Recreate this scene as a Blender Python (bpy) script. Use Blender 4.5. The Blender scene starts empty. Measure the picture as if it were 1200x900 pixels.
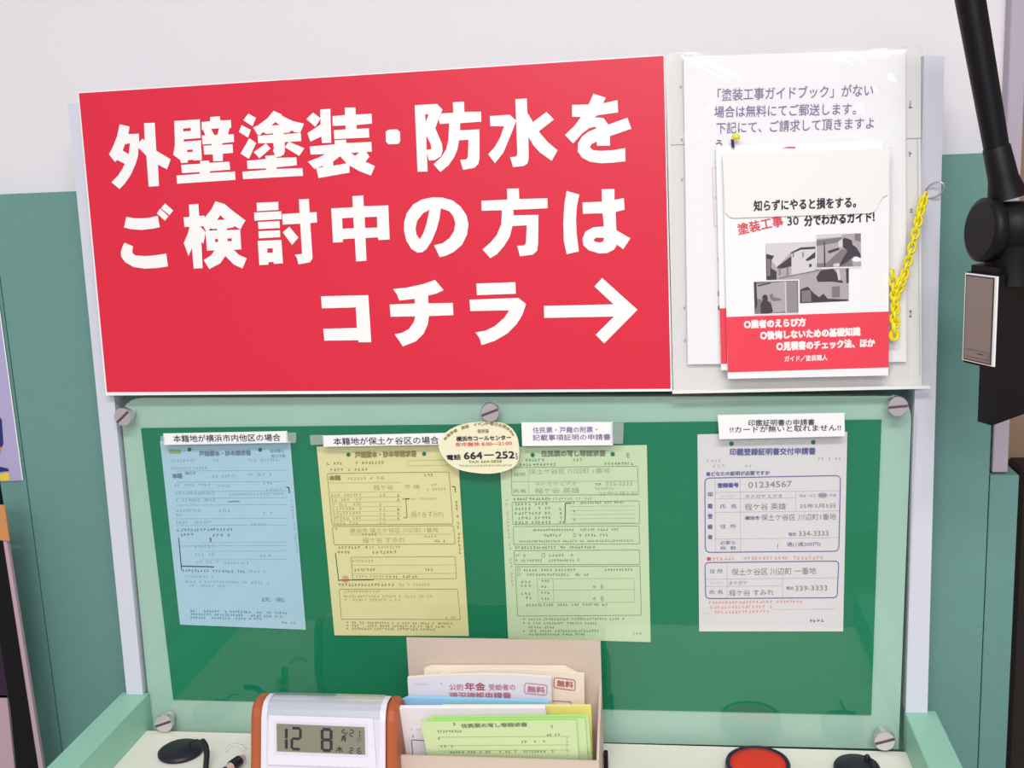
import bpy, math, random
from mathutils import Vector, Matrix
from mathutils.geometry import tessellate_polygon

# ------------------------------------------------------------------ camera, world, lights, exposure
SC = bpy.context.scene
COL = SC.collection
FPX = 1323.88
CAM = Vector((0.5871, -1.1675, 1.6063))
MR = (Vector((0.99032265, 0.13202589, -0.04278094)), Vector((-0.01587536, -0.19846633, -0.97997913)), Vector((-0.13787319, 0.97117469, -0.19444975)))
cd = bpy.data.cameras.new('camera'); cam = bpy.data.objects.new('camera', cd); COL.objects.link(cam)
cd.sensor_width = 36; cd.lens = FPX / 1200 * 36; cd.clip_start = 0.02
cam.matrix_world = Matrix(((MR[0].x, -MR[1].x, -MR[2].x, CAM.x), (MR[0].y, -MR[1].y, -MR[2].y, CAM.y), (MR[0].z, -MR[1].z, -MR[2].z, CAM.z), (0, 0, 0, 1)))
SC.camera = cam
SC.view_settings.view_transform = 'Standard'; SC.view_settings.look = 'None'
SC.view_settings.exposure = -0.07; SC.view_settings.gamma = 1.0
W = bpy.data.worlds.new('world'); SC.world = W; W.use_nodes = True
W.node_tree.nodes['Background'].inputs[0].default_value = (0.97, 0.95, 0.98, 1)
W.node_tree.nodes['Background'].inputs[1].default_value = 0.5

def area(name, loc, target, sx, sy, watts, col):
    l = bpy.data.lights.new(name, 'AREA'); l.shape = 'RECTANGLE'; l.size = sx; l.size_y = sy; l.energy = watts; l.color = col
    o = bpy.data.objects.new(name, l); COL.objects.link(o); o.location = loc
    o.rotation_euler = (Vector(target) - Vector(loc)).to_track_quat('-Z', 'Y').to_euler()
    return o
area('ceiling_lamp', (0.7, -1.7, 2.75), (0.7, -1.7, 0), 1.25, 0.35, 43, (1.0, 0.98, 0.97))
area('ceiling_lamp', (0.2, -3.4, 2.75), (0.2, -3.4, 0), 1.25, 0.35, 43, (1.0, 0.98, 0.97))
area('sign_haze_fill', (0.95, -3.6, 2.45), (0.6, 0, 1.5), 1.1, 0.8, 20, (1.0, 0.97, 1.0))  # added fill behind the camera for the sign's haze, not a known window

# ------------------------------------------------------------------ helpers
def ray(x, y): return MR[0] * ((x - 600) / FPX) + MR[1] * ((y - 450) / FPX) + MR[2]
def PL(pl): return (Vector((0, pl, 0)), Vector((0, -1, 0))) if not isinstance(pl, tuple) else pl
def P(x, y, pl):                       # photograph point on a plane of the place
    o, n = PL(pl); d = ray(x, y)
    return CAM + d * ((o - CAM).dot(n) / d.dot(n))
def off(pl, k):
    o, n = PL(pl); return (o + n * k, n)
def plane3(a, b, c):
    n = (b - a).cross(c - a).normalized()
    if n.dot(CAM - a) < 0: n = -n
    return (a, n)

def srgb(r, g, b):
    f = lambda v: (v / 255) / 12.92 if v / 255 <= 0.04045 else ((v / 255 + 0.055) / 1.055) ** 2.4
    return (f(r), f(g), f(b), 1)
MATS = {}
def mat(name, col, rough=0.6, metal=0.0, spec=0.5, bump=0, bscale=200, mottle=0, mscale=8):
    m = bpy.data.materials.new(name); m.use_nodes = True; nt = m.node_tree; b = nt.nodes['Principled BSDF']
    c = srgb(*col); b.inputs['Base Color'].default_value = c
    b.inputs['Roughness'].default_value = rough; b.inputs['Metallic'].default_value = metal
    b.inputs['Specular IOR Level'].default_value = spec
    if bump or mottle:
        tc = nt.nodes.new('ShaderNodeTexCoord')
    if bump:
        n = nt.nodes.new('ShaderNodeTexNoise'); n.inputs['Scale'].default_value = bscale
        bp = nt.nodes.new('ShaderNodeBump'); bp.inputs['Strength'].default_value = bump; bp.inputs['Distance'].default_value = 0.002
        nt.links.new(tc.outputs['Object'], n.inputs['Vector']); nt.links.new(n.outputs[0], bp.inputs['Height']); nt.links.new(bp.outputs[0], b.inputs['Normal'])
    if mottle:
        n2 = nt.nodes.new('ShaderNodeTexNoise'); n2.inputs['Scale'].default_value = mscale; n2.inputs['Detail'].default_value = 6
        mx = nt.nodes.new('ShaderNodeMix'); mx.data_type = 'RGBA'
        mx.inputs[6].default_value = tuple(v * (1 - mottle) for v in c[:3]) + (1,); mx.inputs[7].default_value = tuple(min(1, v * (1 + mottle)) for v in c[:3]) + (1,)
        nt.links.new(tc.outputs['Object'], n2.inputs['Vector']); nt.links.new(n2.outputs[0], mx.inputs[0]); nt.links.new(mx.outputs[2], b.inputs['Base Color'])
    MATS[name] = m; return m
def clear(name, tint, gain, rough=0.0, veil=0.0):
    m = bpy.data.materials.new(name); m.use_nodes = True; nt = m.node_tree
    for n in list(nt.nodes): nt.nodes.remove(n)
    out = nt.nodes.new('ShaderNodeOutputMaterial'); tr = nt.nodes.new('ShaderNodeBsdfTransparent'); gl = nt.nodes.new('ShaderNodeBsdfGlossy')
    tr.inputs[0].default_value = tint; gl.inputs['Roughness'].default_value = rough
    fr = nt.nodes.new('ShaderNodeFresnel'); fr.inputs[0].default_value = 1.5
    ge = nt.nodes.new('ShaderNodeNewGeometry'); sub = nt.nodes.new('ShaderNodeMath'); sub.operation = 'SUBTRACT'; sub.inputs[0].default_value = gain
    mu = nt.nodes.new('ShaderNodeMath'); mu.operation = 'MULTIPLY'; mg = nt.nodes.new('ShaderNodeMath'); mg.operation = 'MULTIPLY'; mg.inputs[1].default_value = gain
    mix = nt.nodes.new('ShaderNodeMixShader')
    nt.links.new(ge.outputs['Backfacing'], mg.inputs[0]); nt.links.new(mg.outputs[0], sub.inputs[1])
    nt.links.new(fr.outputs[0], mu.inputs[0]); nt.links.new(sub.outputs[0], mu.inputs[1]); mu.use_clamp = True
    nt.links.new(mu.outputs[0], mix.inputs[0]); nt.links.new(tr.outputs[0], mix.inputs[1]); nt.links.new(gl.outputs[0], mix.inputs[2])
    last = mix
    if veil:
        df = nt.nodes.new('ShaderNodeBsdfDiffuse'); df.inputs[0].default_value = (.9, .9, .92, 1)
        m2 = nt.nodes.new('ShaderNodeMixShader'); m2.inputs[0].default_value = veil
        nt.links.new(mix.outputs[0], m2.inputs[1]); nt.links.new(df.outputs[0], m2.inputs[2]); last = m2
    nt.links.new(last.outputs[0], out.inputs[0]); MATS[name] = m; return m

ORG = {}
class MB:
    def __init__(s): s.v = []; s.f = []; s.m = []; s.sm = []; s.mats = []
    def mi(s, m):
        if m not in s.mats: s.mats.append(m)
        return s.mats.index(m)
    def add(s, vs, fs, m, smooth=False):
        b = len(s.v); s.v += [Vector(v) for v in vs]; k = s.mi(m)
        for f in fs: s.f.append([b + i for i in f]); s.m.append(k); s.sm.append(smooth)
    def poly(s, pts, pl, m, holes=(), k=0.0):        # flat polygon given by photograph points on a plane
        pl = off(pl, k)
        loops = [[P(x, y, pl) for x, y in lp] for lp in [pts] + list(holes)]
        tri = tessellate_polygon(loops); vs = [v for lp in loops for v in lp]
        n = pl[1]; fs = []
        for t in tri:
            a, b, c = (vs[i] for i in t)
            fs.append(list(t) if (b - a).cross(c - a).dot(n) > 0 else list(t)[::-1])
        s.add(vs, fs, m)
    def slab(s, pts, pl, t, m, m_side=None, k=0.0):  # sheet with thickness t behind its front face
        pl = off(pl, k); fr = [P(x, y, pl) for x, y in pts]; s.slabv(fr, pl[1], t, m, m_side)
    def slabv(s, fr, n, t, m, m_side=None):
        bk = [v - n * t for v in fr]; q = len(fr); vs = fr + bk
        c = Vector((0, 0, 0))
        for i in range(q): c += (fr[i]).cross(fr[(i + 1) % q])
        flip = c.dot(n) < 0
        F = [list(range(q))]; B = [list(range(2 * q - 1, q - 1, -1))]
        S = [[i, i + q, (i + 1) % q + q, (i + 1) % q] for i in range(q)]
        if flip: F = [f[::-1] for f in F]; B = [f[::-1] for f in B]; S = [f[::-1] for f in S]
        s.add(vs, F + B, m); s.add(vs, S, m_side or m)
    def box(s, a, b, m, bev=0.0, M=None):
        (x0, y0, z0), (x1, y1, z1) = a, b; r = bev
        if r <= 0:
            vs = [(x, y, z) for z in (z0, z1) for y in (y0, y1) for x in (x0, x1)]
            fs = [[0, 2, 3, 1], [4, 5, 7, 6], [0, 1, 5, 4], [2, 6, 7, 3], [0, 4, 6, 2], [1, 3, 7, 5]]
        else:
            vs = []; idx = {}
            for iz, z in enumerate((z0, z1)):
                for iy, y in enumerate((y0, y1)):
                    for ix, x in enumerate((x0, x1)):
                        ax = x + (r if ix == 0 else -r); ay = y + (r if iy == 0 else -r); az = z + (r if iz == 0 else -r)
                        for a_, v in enumerate(((x, ay, az), (ax, y, az), (ax, ay, z))):
                            idx[(ix, iy, iz, a_)] = len(vs); vs.append(v)
            I = lambda ix, iy, iz, a_: idx[(ix, iy, iz, a_)]
            fs = []
            for i in (0, 1):
                fs += [[I(i, 0, 0, 0), I(i, 1, 0, 0), I(i, 1, 1, 0), I(i, 0, 1, 0)], [I(0, i, 0, 1), I(1, i, 0, 1), I(1, i, 1, 1), I(0, i, 1, 1)], [I(0, 0, i, 2), I(1, 0, i, 2), I(1, 1, i, 2), I(0, 1, i, 2)]]
            for i in (0, 1):
                for j in (0, 1):
                    fs += [[I(i, j, 0, 0), I(i, j, 1, 0), I(i, j, 1, 1), I(i, j, 0, 1)], [I(i, 0, j, 0), I(i, 1, j, 0), I(i, 1, j, 2), I(i, 0, j, 2)], [I(0, i, j, 1), I(1, i, j, 1), I(1, i, j, 2), I(0, i, j, 2)]]
                    for k in (0, 1): fs.append([I(i, j, k, 0), I(i, j, k, 1), I(i, j, k, 2)])
            cc = Vector(((x0 + x1) / 2, (y0 + y1) / 2, (z0 + z1) / 2)); out = []
            for f in fs:
                p = [Vector(vs[i]) for i in f]; n = (p[1] - p[0]).cross(p[2] - p[0]); ce = sum(p, Vector()) / len(p)
                out.append(f if n.dot(ce - cc) > 0 else f[::-1])
            fs = out
        if M is not None: vs = [M @ Vector(v) for v in vs]
        s.add(vs, fs, m)
    def lathe(s, prof, o, axis, m, n=40, smooth=True, sx=1.0, sy=1.0):   # profile of (radius, height) along an axis
        ax = Vector(axis).normalized(); u = ax.orthogonal().normalized() if abs(ax.z) < .99 else Vector((1, 0, 0)); w = ax.cross(u); o = Vector(o)
        vs = []; fs = []
        for r, h in prof:
            for i in range(n):
                a = 2 * math.pi * i / n; vs.append(o + ax * h + u * (r * math.cos(a) * sx) + w * (r * math.sin(a) * sy))
        for j in range(len(prof) - 1):
            for i in range(n): fs.append([j * n + i, j * n + (i + 1) % n, (j + 1) * n + (i + 1) % n, (j + 1) * n + i])
        s.add(vs, fs, m, smooth)
        q = len(prof) - 1
        s.add(vs[:n], [list(range(n))[::-1]], m); s.add(vs[q * n:], [list(range(n))], m)
    def tube(s, pts, r, m, n=10, closed=False):
        pts = [Vector(p) for p in pts]; N = len(pts); vs = []; fs = []; rr = r if isinstance(r, (list, tuple)) else [r] * N
        up = None
        for i, p in enumerate(pts):
            a = pts[(i - 1) % N] if (closed or i > 0) else p; b = pts[(i + 1) % N] if (closed or i < N - 1) else p
            t = (b - a).normalized()
            up = t.orthogonal().normalized() if up is None else (up - t * up.dot(t)).normalized()
            w = t.cross(up)
            for k in range(n):
                an = 2 * math.pi * k / n; vs.append(p + (up * math.cos(an) + w * math.sin(an)) * rr[i])
        for i in range(N if closed else N - 1):
            j = (i + 1) % N
            for k in range(n): fs.append([i * n + k, i * n + (k + 1) % n, j * n + (k + 1) % n, j * n + k])
        s.add(vs, fs, m, True)
        if not closed: s.add(vs[:n], [list(range(n))[::-1]], m); s.add(vs[-n:], [list(range(n))], m)
    def prism(s, prof, x0, x1, m, smooth=False):      # (y,z) outline extruded along x
        q = len(prof); vs = [(x0, y, z) for y, z in prof] + [(x1, y, z) for y, z in prof]
        ar = sum(prof[i][0] * prof[(i + 1) % q][1] - prof[(i + 1) % q][0] * prof[i][1] for i in range(q))
        S = [[i, (i + 1) % q, (i + 1) % q + q, i + q] for i in range(q)]; A = [list(range(q))[::-1]]; B = [list(range(q, 2 * q))]
        if ar < 0: S = [f[::-1] for f in S]; A = [f[::-1] for f in A]; B = [f[::-1] for f in B]
        s.add(vs, [f[::-1] for f in S] if False else S, m, smooth); s.add(vs, A + B, m)
    # -- print on a surface
    def text(s, t, x0, y0, x1, y1, h, pl, m, bold=0.0, k=0.0004):
        vs, fs = glyphs(t); q = off(pl, k); A = P(x0, y0, q); B = P(x1, y1, q); T = P(x0, y0 - h, q)
        n = q[1]; U = (B - A); up = n.cross(U).normalized(); Wv = up * abs((T - A).dot(up))
        e = U.normalized() * (bold * U.length / max(1, abs(x1 - x0))); eu = up * e.length
        for i, (dx, dy) in enumerate(((0, 0),) if not bold else ((-1, -1), (1, -1), (-1, 1), (1, 1), (0, 0))):
            s.add([A + U * u + Wv * v + e * dx + eu * dy + n * (i * 4e-5) for u, v in vs], fs, m)
    def line(s, x0, y0, x1, y1, w, pl, m, k=0.0003):
        d = math.hypot(x1 - x0, y1 - y0); nx, ny = -(y1 - y0) / d * w / 2, (x1 - x0) / d * w / 2
        s.poly([(x0 + nx, y0 + ny), (x1 + nx, y1 + ny), (x1 - nx, y1 - ny), (x0 - nx, y0 - ny)], pl, m, k=k)
    def lines(s, pts, w, pl, m, closed=False, k=0.0003):
        for i in range(len(pts) - (0 if closed else 1)):
            a, b = pts[i], pts[(i + 1) % len(pts)]; s.line(a[0], a[1], b[0], b[1], w, pl, m, k)
    def rbox(s, q, r, w, pl, m):                       # outlined frame with rounded corners, q = TL TR BR BL
        pts = []
        for i in range(4):
            p, a, b = Vector(q[i]), Vector(q[i - 1]), Vector(q[(i + 1) % 4])
            s0 = p + (a - p).normalized() * r; s1 = p + (b - p).normalized() * r
            for t in (0, .25, .5, .75, 1): pts.append(tuple(s0 * (1 - t) ** 2 + p * 2 * t * (1 - t) + s1 * t * t))
        s.lines(pts, w, pl, m, True)
    def micro(s, x0, y0, x1, y1, h, pl, m, fill=.85, cw=None):   # a row of print too small to read
        cw = cw or h * .95; n = max(1, int(math.hypot(x1 - x0, y1 - y0) / (cw * 1.15)))
        for i in range(n):
            if RND.random() > fill: continue
            t = (i + .08) / n; x = x0 + (x1 - x0) * t; y = y0 + (y1 - y0) * t
            for j in range(3):
                a = RND.random(); b = RND.random() * .5
                if j < 2: s.poly([(x + cw * b * .5, y - h * (a * .8 + .2)), (x + cw * (.55 + b * .8), y - h * (a * .8 + .2)), (x + cw * (.55 + b * .8), y - h * a * .8), (x + cw * b * .5, y - h * a * .8)], pl, m, k=.0003 + j * 4e-5)
                else: s.poly([(x + cw * a * .7, y - h), (x + cw * (a * .7 + .22), y - h), (x + cw * (a * .7 + .22), y), (x + cw * a * .7, y)], pl, m, k=.0004)
    def disc(s, x, y, rx, ry, pl, m, k=.0003, n=20):
        s.poly([(x + rx * math.cos(2 * math.pi * i / n), y + ry * math.sin(2 * math.pi * i / n)) for i in range(n)], pl, m, k=k)
    def build(s, name, parent=None, origin=None, **props):
        me = bpy.data.meshes.new(name)
        if origin is None:
            if parent is not None: origin = ORG[parent.name]
            else:
                lo = Vector([min(v[i] for v in s.v) for i in range(3)]); hi = Vector([max(v[i] for v in s.v) for i in range(3)])
                origin = Vector(((lo.x + hi.x) / 2, (lo.y + hi.y) / 2, lo.z))
        origin = Vector(origin)
        me.from_pydata([tuple(v - origin) for v in s.v], [], s.f); 
        for m in s.mats: me.materials.append(m)
        me.polygons.foreach_set('material_index', s.m); me.polygons.foreach_set('use_smooth', s.sm); me.update()
        o = bpy.data.objects.new(name, me); COL.objects.link(o)
        ORG[o.name] = origin
        if parent is not None: o.parent = parent; o.location = origin - ORG[parent.name]
        else: o.location = origin
        for k, v in props.items(): o[k] = v
        return o
RND = random.Random(7)
GLY = {}
def glyphs(t):
    if t in GLY: return GLY[t]
    c = bpy.data.curves.new('type', 'FONT'); c.body = t; c.resolution_u = 2
    o = bpy.data.objects.new('type', c); COL.objects.link(o); bpy.context.view_layer.update()
    me = o.evaluated_get(bpy.context.evaluated_depsgraph_get()).to_mesh()
    vs = [(v.co.x, v.co.y) for v in me.vertices]; fs = []
    for p in me.polygons:
        ids = list(p.vertices); ar = sum(vs[ids[i]][0] * vs[ids[(i + 1) % len(ids)]][1] - vs[ids[(i + 1) % len(ids)]][0] * vs[ids[i]][1] for i in range(len(ids)))
        fs.append(ids if ar > 0 else ids[::-1])
    bpy.data.objects.remove(o); bpy.data.curves.remove(c)
    x0 = min(v[0] for v in vs); x1 = max(v[0] for v in vs); y0 = min(v[1] for v in vs); y1 = max(v[1] for v in vs)
    GLY[t] = ([((x - x0) / (x1 - x0), (y - y0) / max(1e-6, y1 - y0)) for x, y in vs], fs); return GLY[t]
def foot(x, pl, z=0.971):              # photograph row at which a plane comes down to height z
    a, b = 700.0, 1400.0
    for _ in range(40):
        c = (a + b) / 2
        if P(x, c, pl).z > z: a = c
        else: b = c
    return c
def empty(name, loc, label, cat, group=None):
    o = bpy.data.objects.new(name, None); COL.objects.link(o); o.location = loc; o.empty_display_size = .02; ORG[o.name] = Vector(loc)
    o['label'] = label; o['category'] = cat
    if group: o['group'] = group
    return o
def round_quad(q, r, n=6):
    pts = []
    for i in range(4):
        p, a, b = Vector(q[i]), Vector(q[i - 1]), Vector(q[(i + 1) % 4]); rr = r[i]
        if rr <= 0: pts.append(tuple(p)); continue
        s0 = p + (a - p).normalized() * rr; s1 = p + (b - p).normalized() * rr
        for j in range(n + 1):
            t = j / n; w = 1.0; pts.append(tuple(s0 * (1 - t) ** 2 + p * 2 * t * (1 - t) + s1 * t * t))
    return pts

# ------------------------------------------------------------------ materials
wallw = mat('wall_paint', (232, 228, 232), .85, bump=.15, bscale=60)
part = mat('partition_green', (104, 150, 142), .6, bump=.25, bscale=500, mottle=.05, mscale=60)
lilac = mat('pole_lilac', (178, 165, 180), .5)
brown = mat('wall_brown', (150, 122, 100), .8)
dark = mat('dark_brown', (32, 20, 18), .8)
floorm = mat('floor_grey', (150, 145, 138), .6)
cream = mat('counter_cream', (236, 232, 220), .45)
mint = mat('mint_laminate', (152, 204, 182), .5)
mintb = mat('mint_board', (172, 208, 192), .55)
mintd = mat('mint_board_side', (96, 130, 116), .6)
felt = mat('green_felt', (18, 128, 90), .95, spec=.1, bump=.08, bscale=900, mottle=.06, mscale=14)
post = mat('post_white', (212, 214, 226), .5)
chrome = mat('chrome', (222, 214, 218), .32, .85)
slotm = mat('screw_slot', (110, 84, 98), .5, .6)
red = mat('sign_red', (222, 34, 62), .38)
white = mat('sign_white', (246, 246, 244), .45)
paperw = mat('paper_white', (244, 243, 244), .75)
plate = mat('plate_white', (240, 238, 234), .5)
paperg = mat('paper_greywhite', (230, 225, 228), .75)
blue = mat('paper_blue', (176, 212, 230), .75)
yellow = mat('paper_yellow', (234, 227, 168), .75)
green = mat('paper_green', (208, 228, 188), .75)
ink = mat('ink_black', (42, 36, 52), .7)
inkg = mat('ink_grey', (120, 118, 118), .7)
inkl = mat('ink_lilac', (128, 108, 156), .7)
inkb = mat('ink_blue', (96, 98, 160), .7)
inkbl = mat('ink_on_blue', (108, 138, 170), .7)
inkbf = mat('ink_on_blue_pale', (146, 182, 204), .7)
inky = mat('ink_on_yellow', (148, 142, 86), .7)
inkyf = mat('ink_on_yellow_pale', (188, 181, 124), .7)
inkgr = mat('ink_on_green', (122, 146, 110), .7)
inkgf = mat('ink_on_green_pale', (160, 184, 142), .7)
inkw = mat('ink_on_white', (150, 148, 160), .7)
inkwf = mat('ink_on_white_pale', (186, 182, 196), .7)
pinkr = mat('ink_red', (226, 70, 82), .7)
pinkf = mat('ink_red_pale', (226, 160, 156), .7)
pencil = mat('pencil', (134, 130, 128), .7)
stampo = mat('stamp_orange', (228, 170, 120), .7)
stampyg = mat('stamp_yellowgreen', (150, 186, 110), .7)
glass = clear('glass', (.985, .99, .985, 1), 1.6, 0.02)
film = clear('clear_film', (.99, .99, .995, 1), 1.0, 0.10, .03)
acryl = clear('acrylic', (.985, .985, .985, 1), 0.8, 0.05, .05)
tapem = clear('clear_tape', (.96, .98, .96, 1), 2.0, 0.2, .18)

Z1 = 1.0; ZC = Z1 - 0.0333; ZR = Z1 + 0.0075

# ------------------------------------------------------------------ setting
XS = P(1158, 600, .05).x; ZB = P(1175, 557, .05).z; XQ = P(53, 730, .05).x
def structure(name, mb): return mb.build(name, kind='structure')
m = MB(); m.box((-1.2, .075, 0), (XS + .004, .175, 2.7), wallw); structure('wall_back', m)
m = MB(); m.box((XQ + .0007, .05, .0), (XS - .0006, .075, 1.5925), part); structure('trim_1', m)
m = MB(); m.box((-.9, .05, .0), (XQ - .0007, .075, 1.5925), part); structure('trim_2', m)
m = MB(); m.box((P(1162.5, 555, .055).x, .055, ZB + .0015), (P(1181, 555, .055).x, .0749, 2.7), lilac, .001); structure('trim_3', m)
m = MB(); m.box((XS + .0006, .05, .0), (P(1192.5, 600, .05).x, .12, ZB), part, .0006); structure('trim_4', m)
m = MB(); m.box((.90, .19, 0), (2.2, .25, 2.7), brown); structure('wall_right', m)
m = MB(); m.box((-1.2, -3.6, -.05), (2.2, .7, 0), floorm); structure('floor', m)
m = MB(); m.box((P(1194, 600, .13).x, .13, 0), (1.6, .185, P(1195, 550, .13).z), dark, .004); c = m.build('dark_cabinet', label='dark brown cabinet far behind the right end of the green partition', category='cabinet')

# ------------------------------------------------------------------ writing counter with its notice board
desk = empty('writing_counter', (.4, -.12, 0), 'mint green writing counter with a cream top and raised mint side panels', 'counter')
m = MB(); m.box((-.0276, -.34, ZC - .03), (.8319, -.0145, ZC), cream); m.build('countertop', desk, label='cream counter top')
m = MB(); m.box((-.0611, -.36, .30), (-.0276, .0, ZR), mint, .0008); m.build('side_panel', desk)
m = MB(); m.box((.8319, -.36, .30), (.8646, .0, ZR), mint, .0008); m.build('side_panel', desk)
m = MB(); m.box((-.055, -.30, 0), (.86, -.02, .30), mint, .002); m.box((-.0276, -.03, .3), (.8319, -.0145, ZC - .03), mint); m.build('base_cabinet', desk)
YP = -.006
nb = empty('notice_board', P(600, 866, YP), 'green felt notice board under glass between white posts, standing behind the counter', 'notice board')
xl = (P(80, 130, YP).x, P(148, 812, YP).x); 
m = MB(); m.slab([(79, 121), (100, 121), (167.5, foot(167.5, PL(YP), ZR + .0003)), (148.5, foot(148.5, PL(YP), ZR + .0003))], YP, .034, post); m.build('upright_post', nb, label='white upright post')
m = MB(); m.slab([(1083, 65), (1107, 66), (1086.8, foot(1086.8, PL(YP), ZR + .0003)), (1061.5, foot(1061.5, PL(YP), ZR + .0003))], YP, .034, post); m.build('upright_post', nb, label='white upright post')
GB = [(134, 462), (1076, 462), (1058.5, 878), (175, 857)]
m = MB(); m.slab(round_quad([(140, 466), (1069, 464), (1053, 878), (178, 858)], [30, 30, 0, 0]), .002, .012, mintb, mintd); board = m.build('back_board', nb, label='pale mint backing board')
m = MB(); m.slab([(165, 502), (1033, 492), (1021, 838), (203, 820)], 0.0, .0015, felt); m.build('felt_panel', board, label='deep green felt panel')
m = MB(); m.slab(round_quad(GB, [34, 34, 0, 0], 8), -.014, .006, glass); gl = m.build('glass_cover', nb, label='clear glass cover with rounded top corners')
for (x, y, r, ang, f) in ((143.5, 489, 10.2, 40, 0), (574, 483.5, 11.2, 20, 0), (1052.3, 476.7, 11.2, 5, 1), (191, 848.5, 10.2, 20, 0), (1037, 869, 11.2, 18, 0)):
    m = MB(); o = P(x, y, -.021); R = r * (o - CAM).length / FPX
    m.lathe([(R * .6, -.0205), (R * .6, -.0072), (R, -.007), (R, -.0012), (R * .93, 0.0)], o, (0, -1, 0), chrome, 28, False)
    a = math.radians(ang); du = Vector((math.cos(a), 0, math.sin(a))); dv = Vector((-math.sin(a), 0, math.cos(a)))
    n = Vector((0, -1, 0)) * .0003; w = R * .13
    m.add([o + n - du * R * .93 - dv * w, o + n + du * R * .93 - dv * w, o + n + du * R * .93 + dv * w, o + n - du * R * .93 + dv * w], [[0, 1, 2, 3]], slotm)
    m.build('screw', gl, label='round slotted chrome screw')

# ------------------------------------------------------------------ red sign
YS = -.0185
SQ = [(91, 108), (778.5, 64), (788, 458.5), (124, 463.5)]
sroot = empty('sign_board', P(456, 462, YS), 'big red sign with white Japanese lettering and a right arrow above the glass', 'sign')
m = MB(); m.slab(SQ, YS, .003, white); m.poly([(92.3, 109.3), (777.6, 65.4), (786, 455.6), (125.3, 459.6)], YS, red, k=.0003); m.build('sign_panel', sroot)
NG = [0]
def G(mb, ox, oy, loops, holes=()):
    NG[0] += 1
    c = lambda lp: [(ox + x / 7.5, oy + y / 7.5) for x, y in lp]
    mb.poly(c(loops), YS, white, [c(h) for h in holes], k=.0006 + (NG[0] % 8) * 4e-5)
m = MB()
A = (120, 130)
G(m, *A, [(152,117),(240,138),(228,204),(320,200),(324,276),(353,243),(372,262),(366,107),(460,104),(474,350),(600,425),(568,513),(488,472),(497,660),(407,666),(386,392),(318,325),(312,400),(290,470),(250,560),(200,635),(150,687),(80,627),(140,565),(178,505),(197,465),(130,430),(112,450),(58,382),(95,310),(130,220)], [[(198,292),(242,284),(232,380),(178,347)]])
G(m, *A, [(632,88),(856,74),(864,238),(714,250),(716,270),(866,258),(874,432),(805,436),(800,428),(752,432),(750,455),(690,458),(685,432),(622,385),(637,300)], [[(710,155),(777,150),(777,176),(712,180)],[(744,342),(794,339),(795,360),(746,362)]])
G(m, *A, [(872,97),(948,90),(946,54),(1033,46),(1036,84),(1130,80),(1132,148),(1118,150),(1104,208),(1154,203),(1157,273),(1052,284),(1052,298),(1144,292),(1148,368),(1058,376),(1058,440),(974,442),(970,382),(894,384),(888,306),(960,302),(960,290),(880,294),(874,216),(905,214),(888,172),(874,165)], [[(955,158),(1026,153),(1010,210),(985,212)]])
G(m, *A, [(692,474),(860,464),(858,440),(937,436),(940,456),(1116,446),(1124,516),(946,530),(946,544),(1166,532),(1170,606),(656,640),(652,568),(856,552),(856,538),(700,546)])
B = (280, 110)
for q in ([(82,173),(150,210),(120,285),(38,232)], [(22,275),(105,315),(80,385),(0,335)], [(92,390),(152,432),(88,572),(14,525)], [(238,435),(278,480),(180,566),(130,512)], [(440,420),(575,478),(530,545),(402,468)]): G(m, *B, q)
G(m, *B, [(305,148),(376,180),(378,192),(470,238),(572,262),(538,344),(490,338),(465,320),(440,340),(394,344),(394,354),(544,344),(548,415),(402,424),(404,500),(396,532),(370,548),(330,556),(312,530),(300,495),(308,480),(302,432),(170,435),(165,368),(300,358),(300,346),(240,352),(210,335),(188,362),(165,362),(125,295),(170,275),(250,215)], [[(285,278),(320,248),(360,274)]])
G(m, *B, [(70,588),(236,572),(232,545),(326,538),(328,562),(505,558),(510,628),(332,646),(332,660),(558,652),(564,720),(36,750),(30,684),(238,668),(238,655),(76,660)])
G(m, *B, [(652,164),(718,215),(672,290),(592,222)])
G(m, *B, [(714,137),(803,132),(812,430),(730,432),(724,375),(628,420),(602,345),(684,292),(718,268)])
G(m, *B, [(822,196),(932,186),(930,122),(1024,119),(1028,182),(1166,174),(1170,262),(1034,274),(1036,308),(1142,302),(1146,384),(838,398),(832,320),(938,312),(936,278),(824,282)])
G(m, *B, [(622,462),(842,444),(840,408),(940,402),(944,432),(1164,422),(1168,508),(1118,510),(1148,552),(1112,596),(1195,635),(1160,718),(1060,680),(972,630),(972,692),(700,740),(680,655),(740,642),(738,632),(664,660),(605,596),(700,560),(760,530),(630,534)], [[(985,520),(1058,514),(1022,545)],[(828,595),(890,548),(945,610),(830,632)]])
C_ = (440, 110)
G(m, *C_, [(112,315),(190,312),(216,335),(218,415),(200,440),(115,443),(92,420),(90,335)])
G(m, *C_, [(345,100),(540,88),(590,138),(555,222),(526,302),(555,370),(585,440),(590,500),(575,550),(520,582),(470,586),(452,520),(458,682),(370,685)], [[(436,182),(468,178),(442,245)],[(446,365),(485,440),(492,485),(450,492)]])
G(m, *C_, [(680,74),(778,68),(782,158),(928,156),(930,244),(744,258),(744,320),(914,312),(915,560),(905,615),(870,650),(770,668),(744,580),(800,575),(812,555),(818,404),(735,408),(720,490),(690,560),(640,630),(570,687),(510,618),(575,560),(620,490),(640,410),(648,260),(566,265),(556,222),(580,172),(684,166)])
D = (590, 100)
G(m, *D, [(-120,270),(55,258),(112,310),(90,370),(50,470),(0,590),(-75,685),(-135,605),(-75,540),(-30,460),(5,360),(-115,360)])
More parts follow.
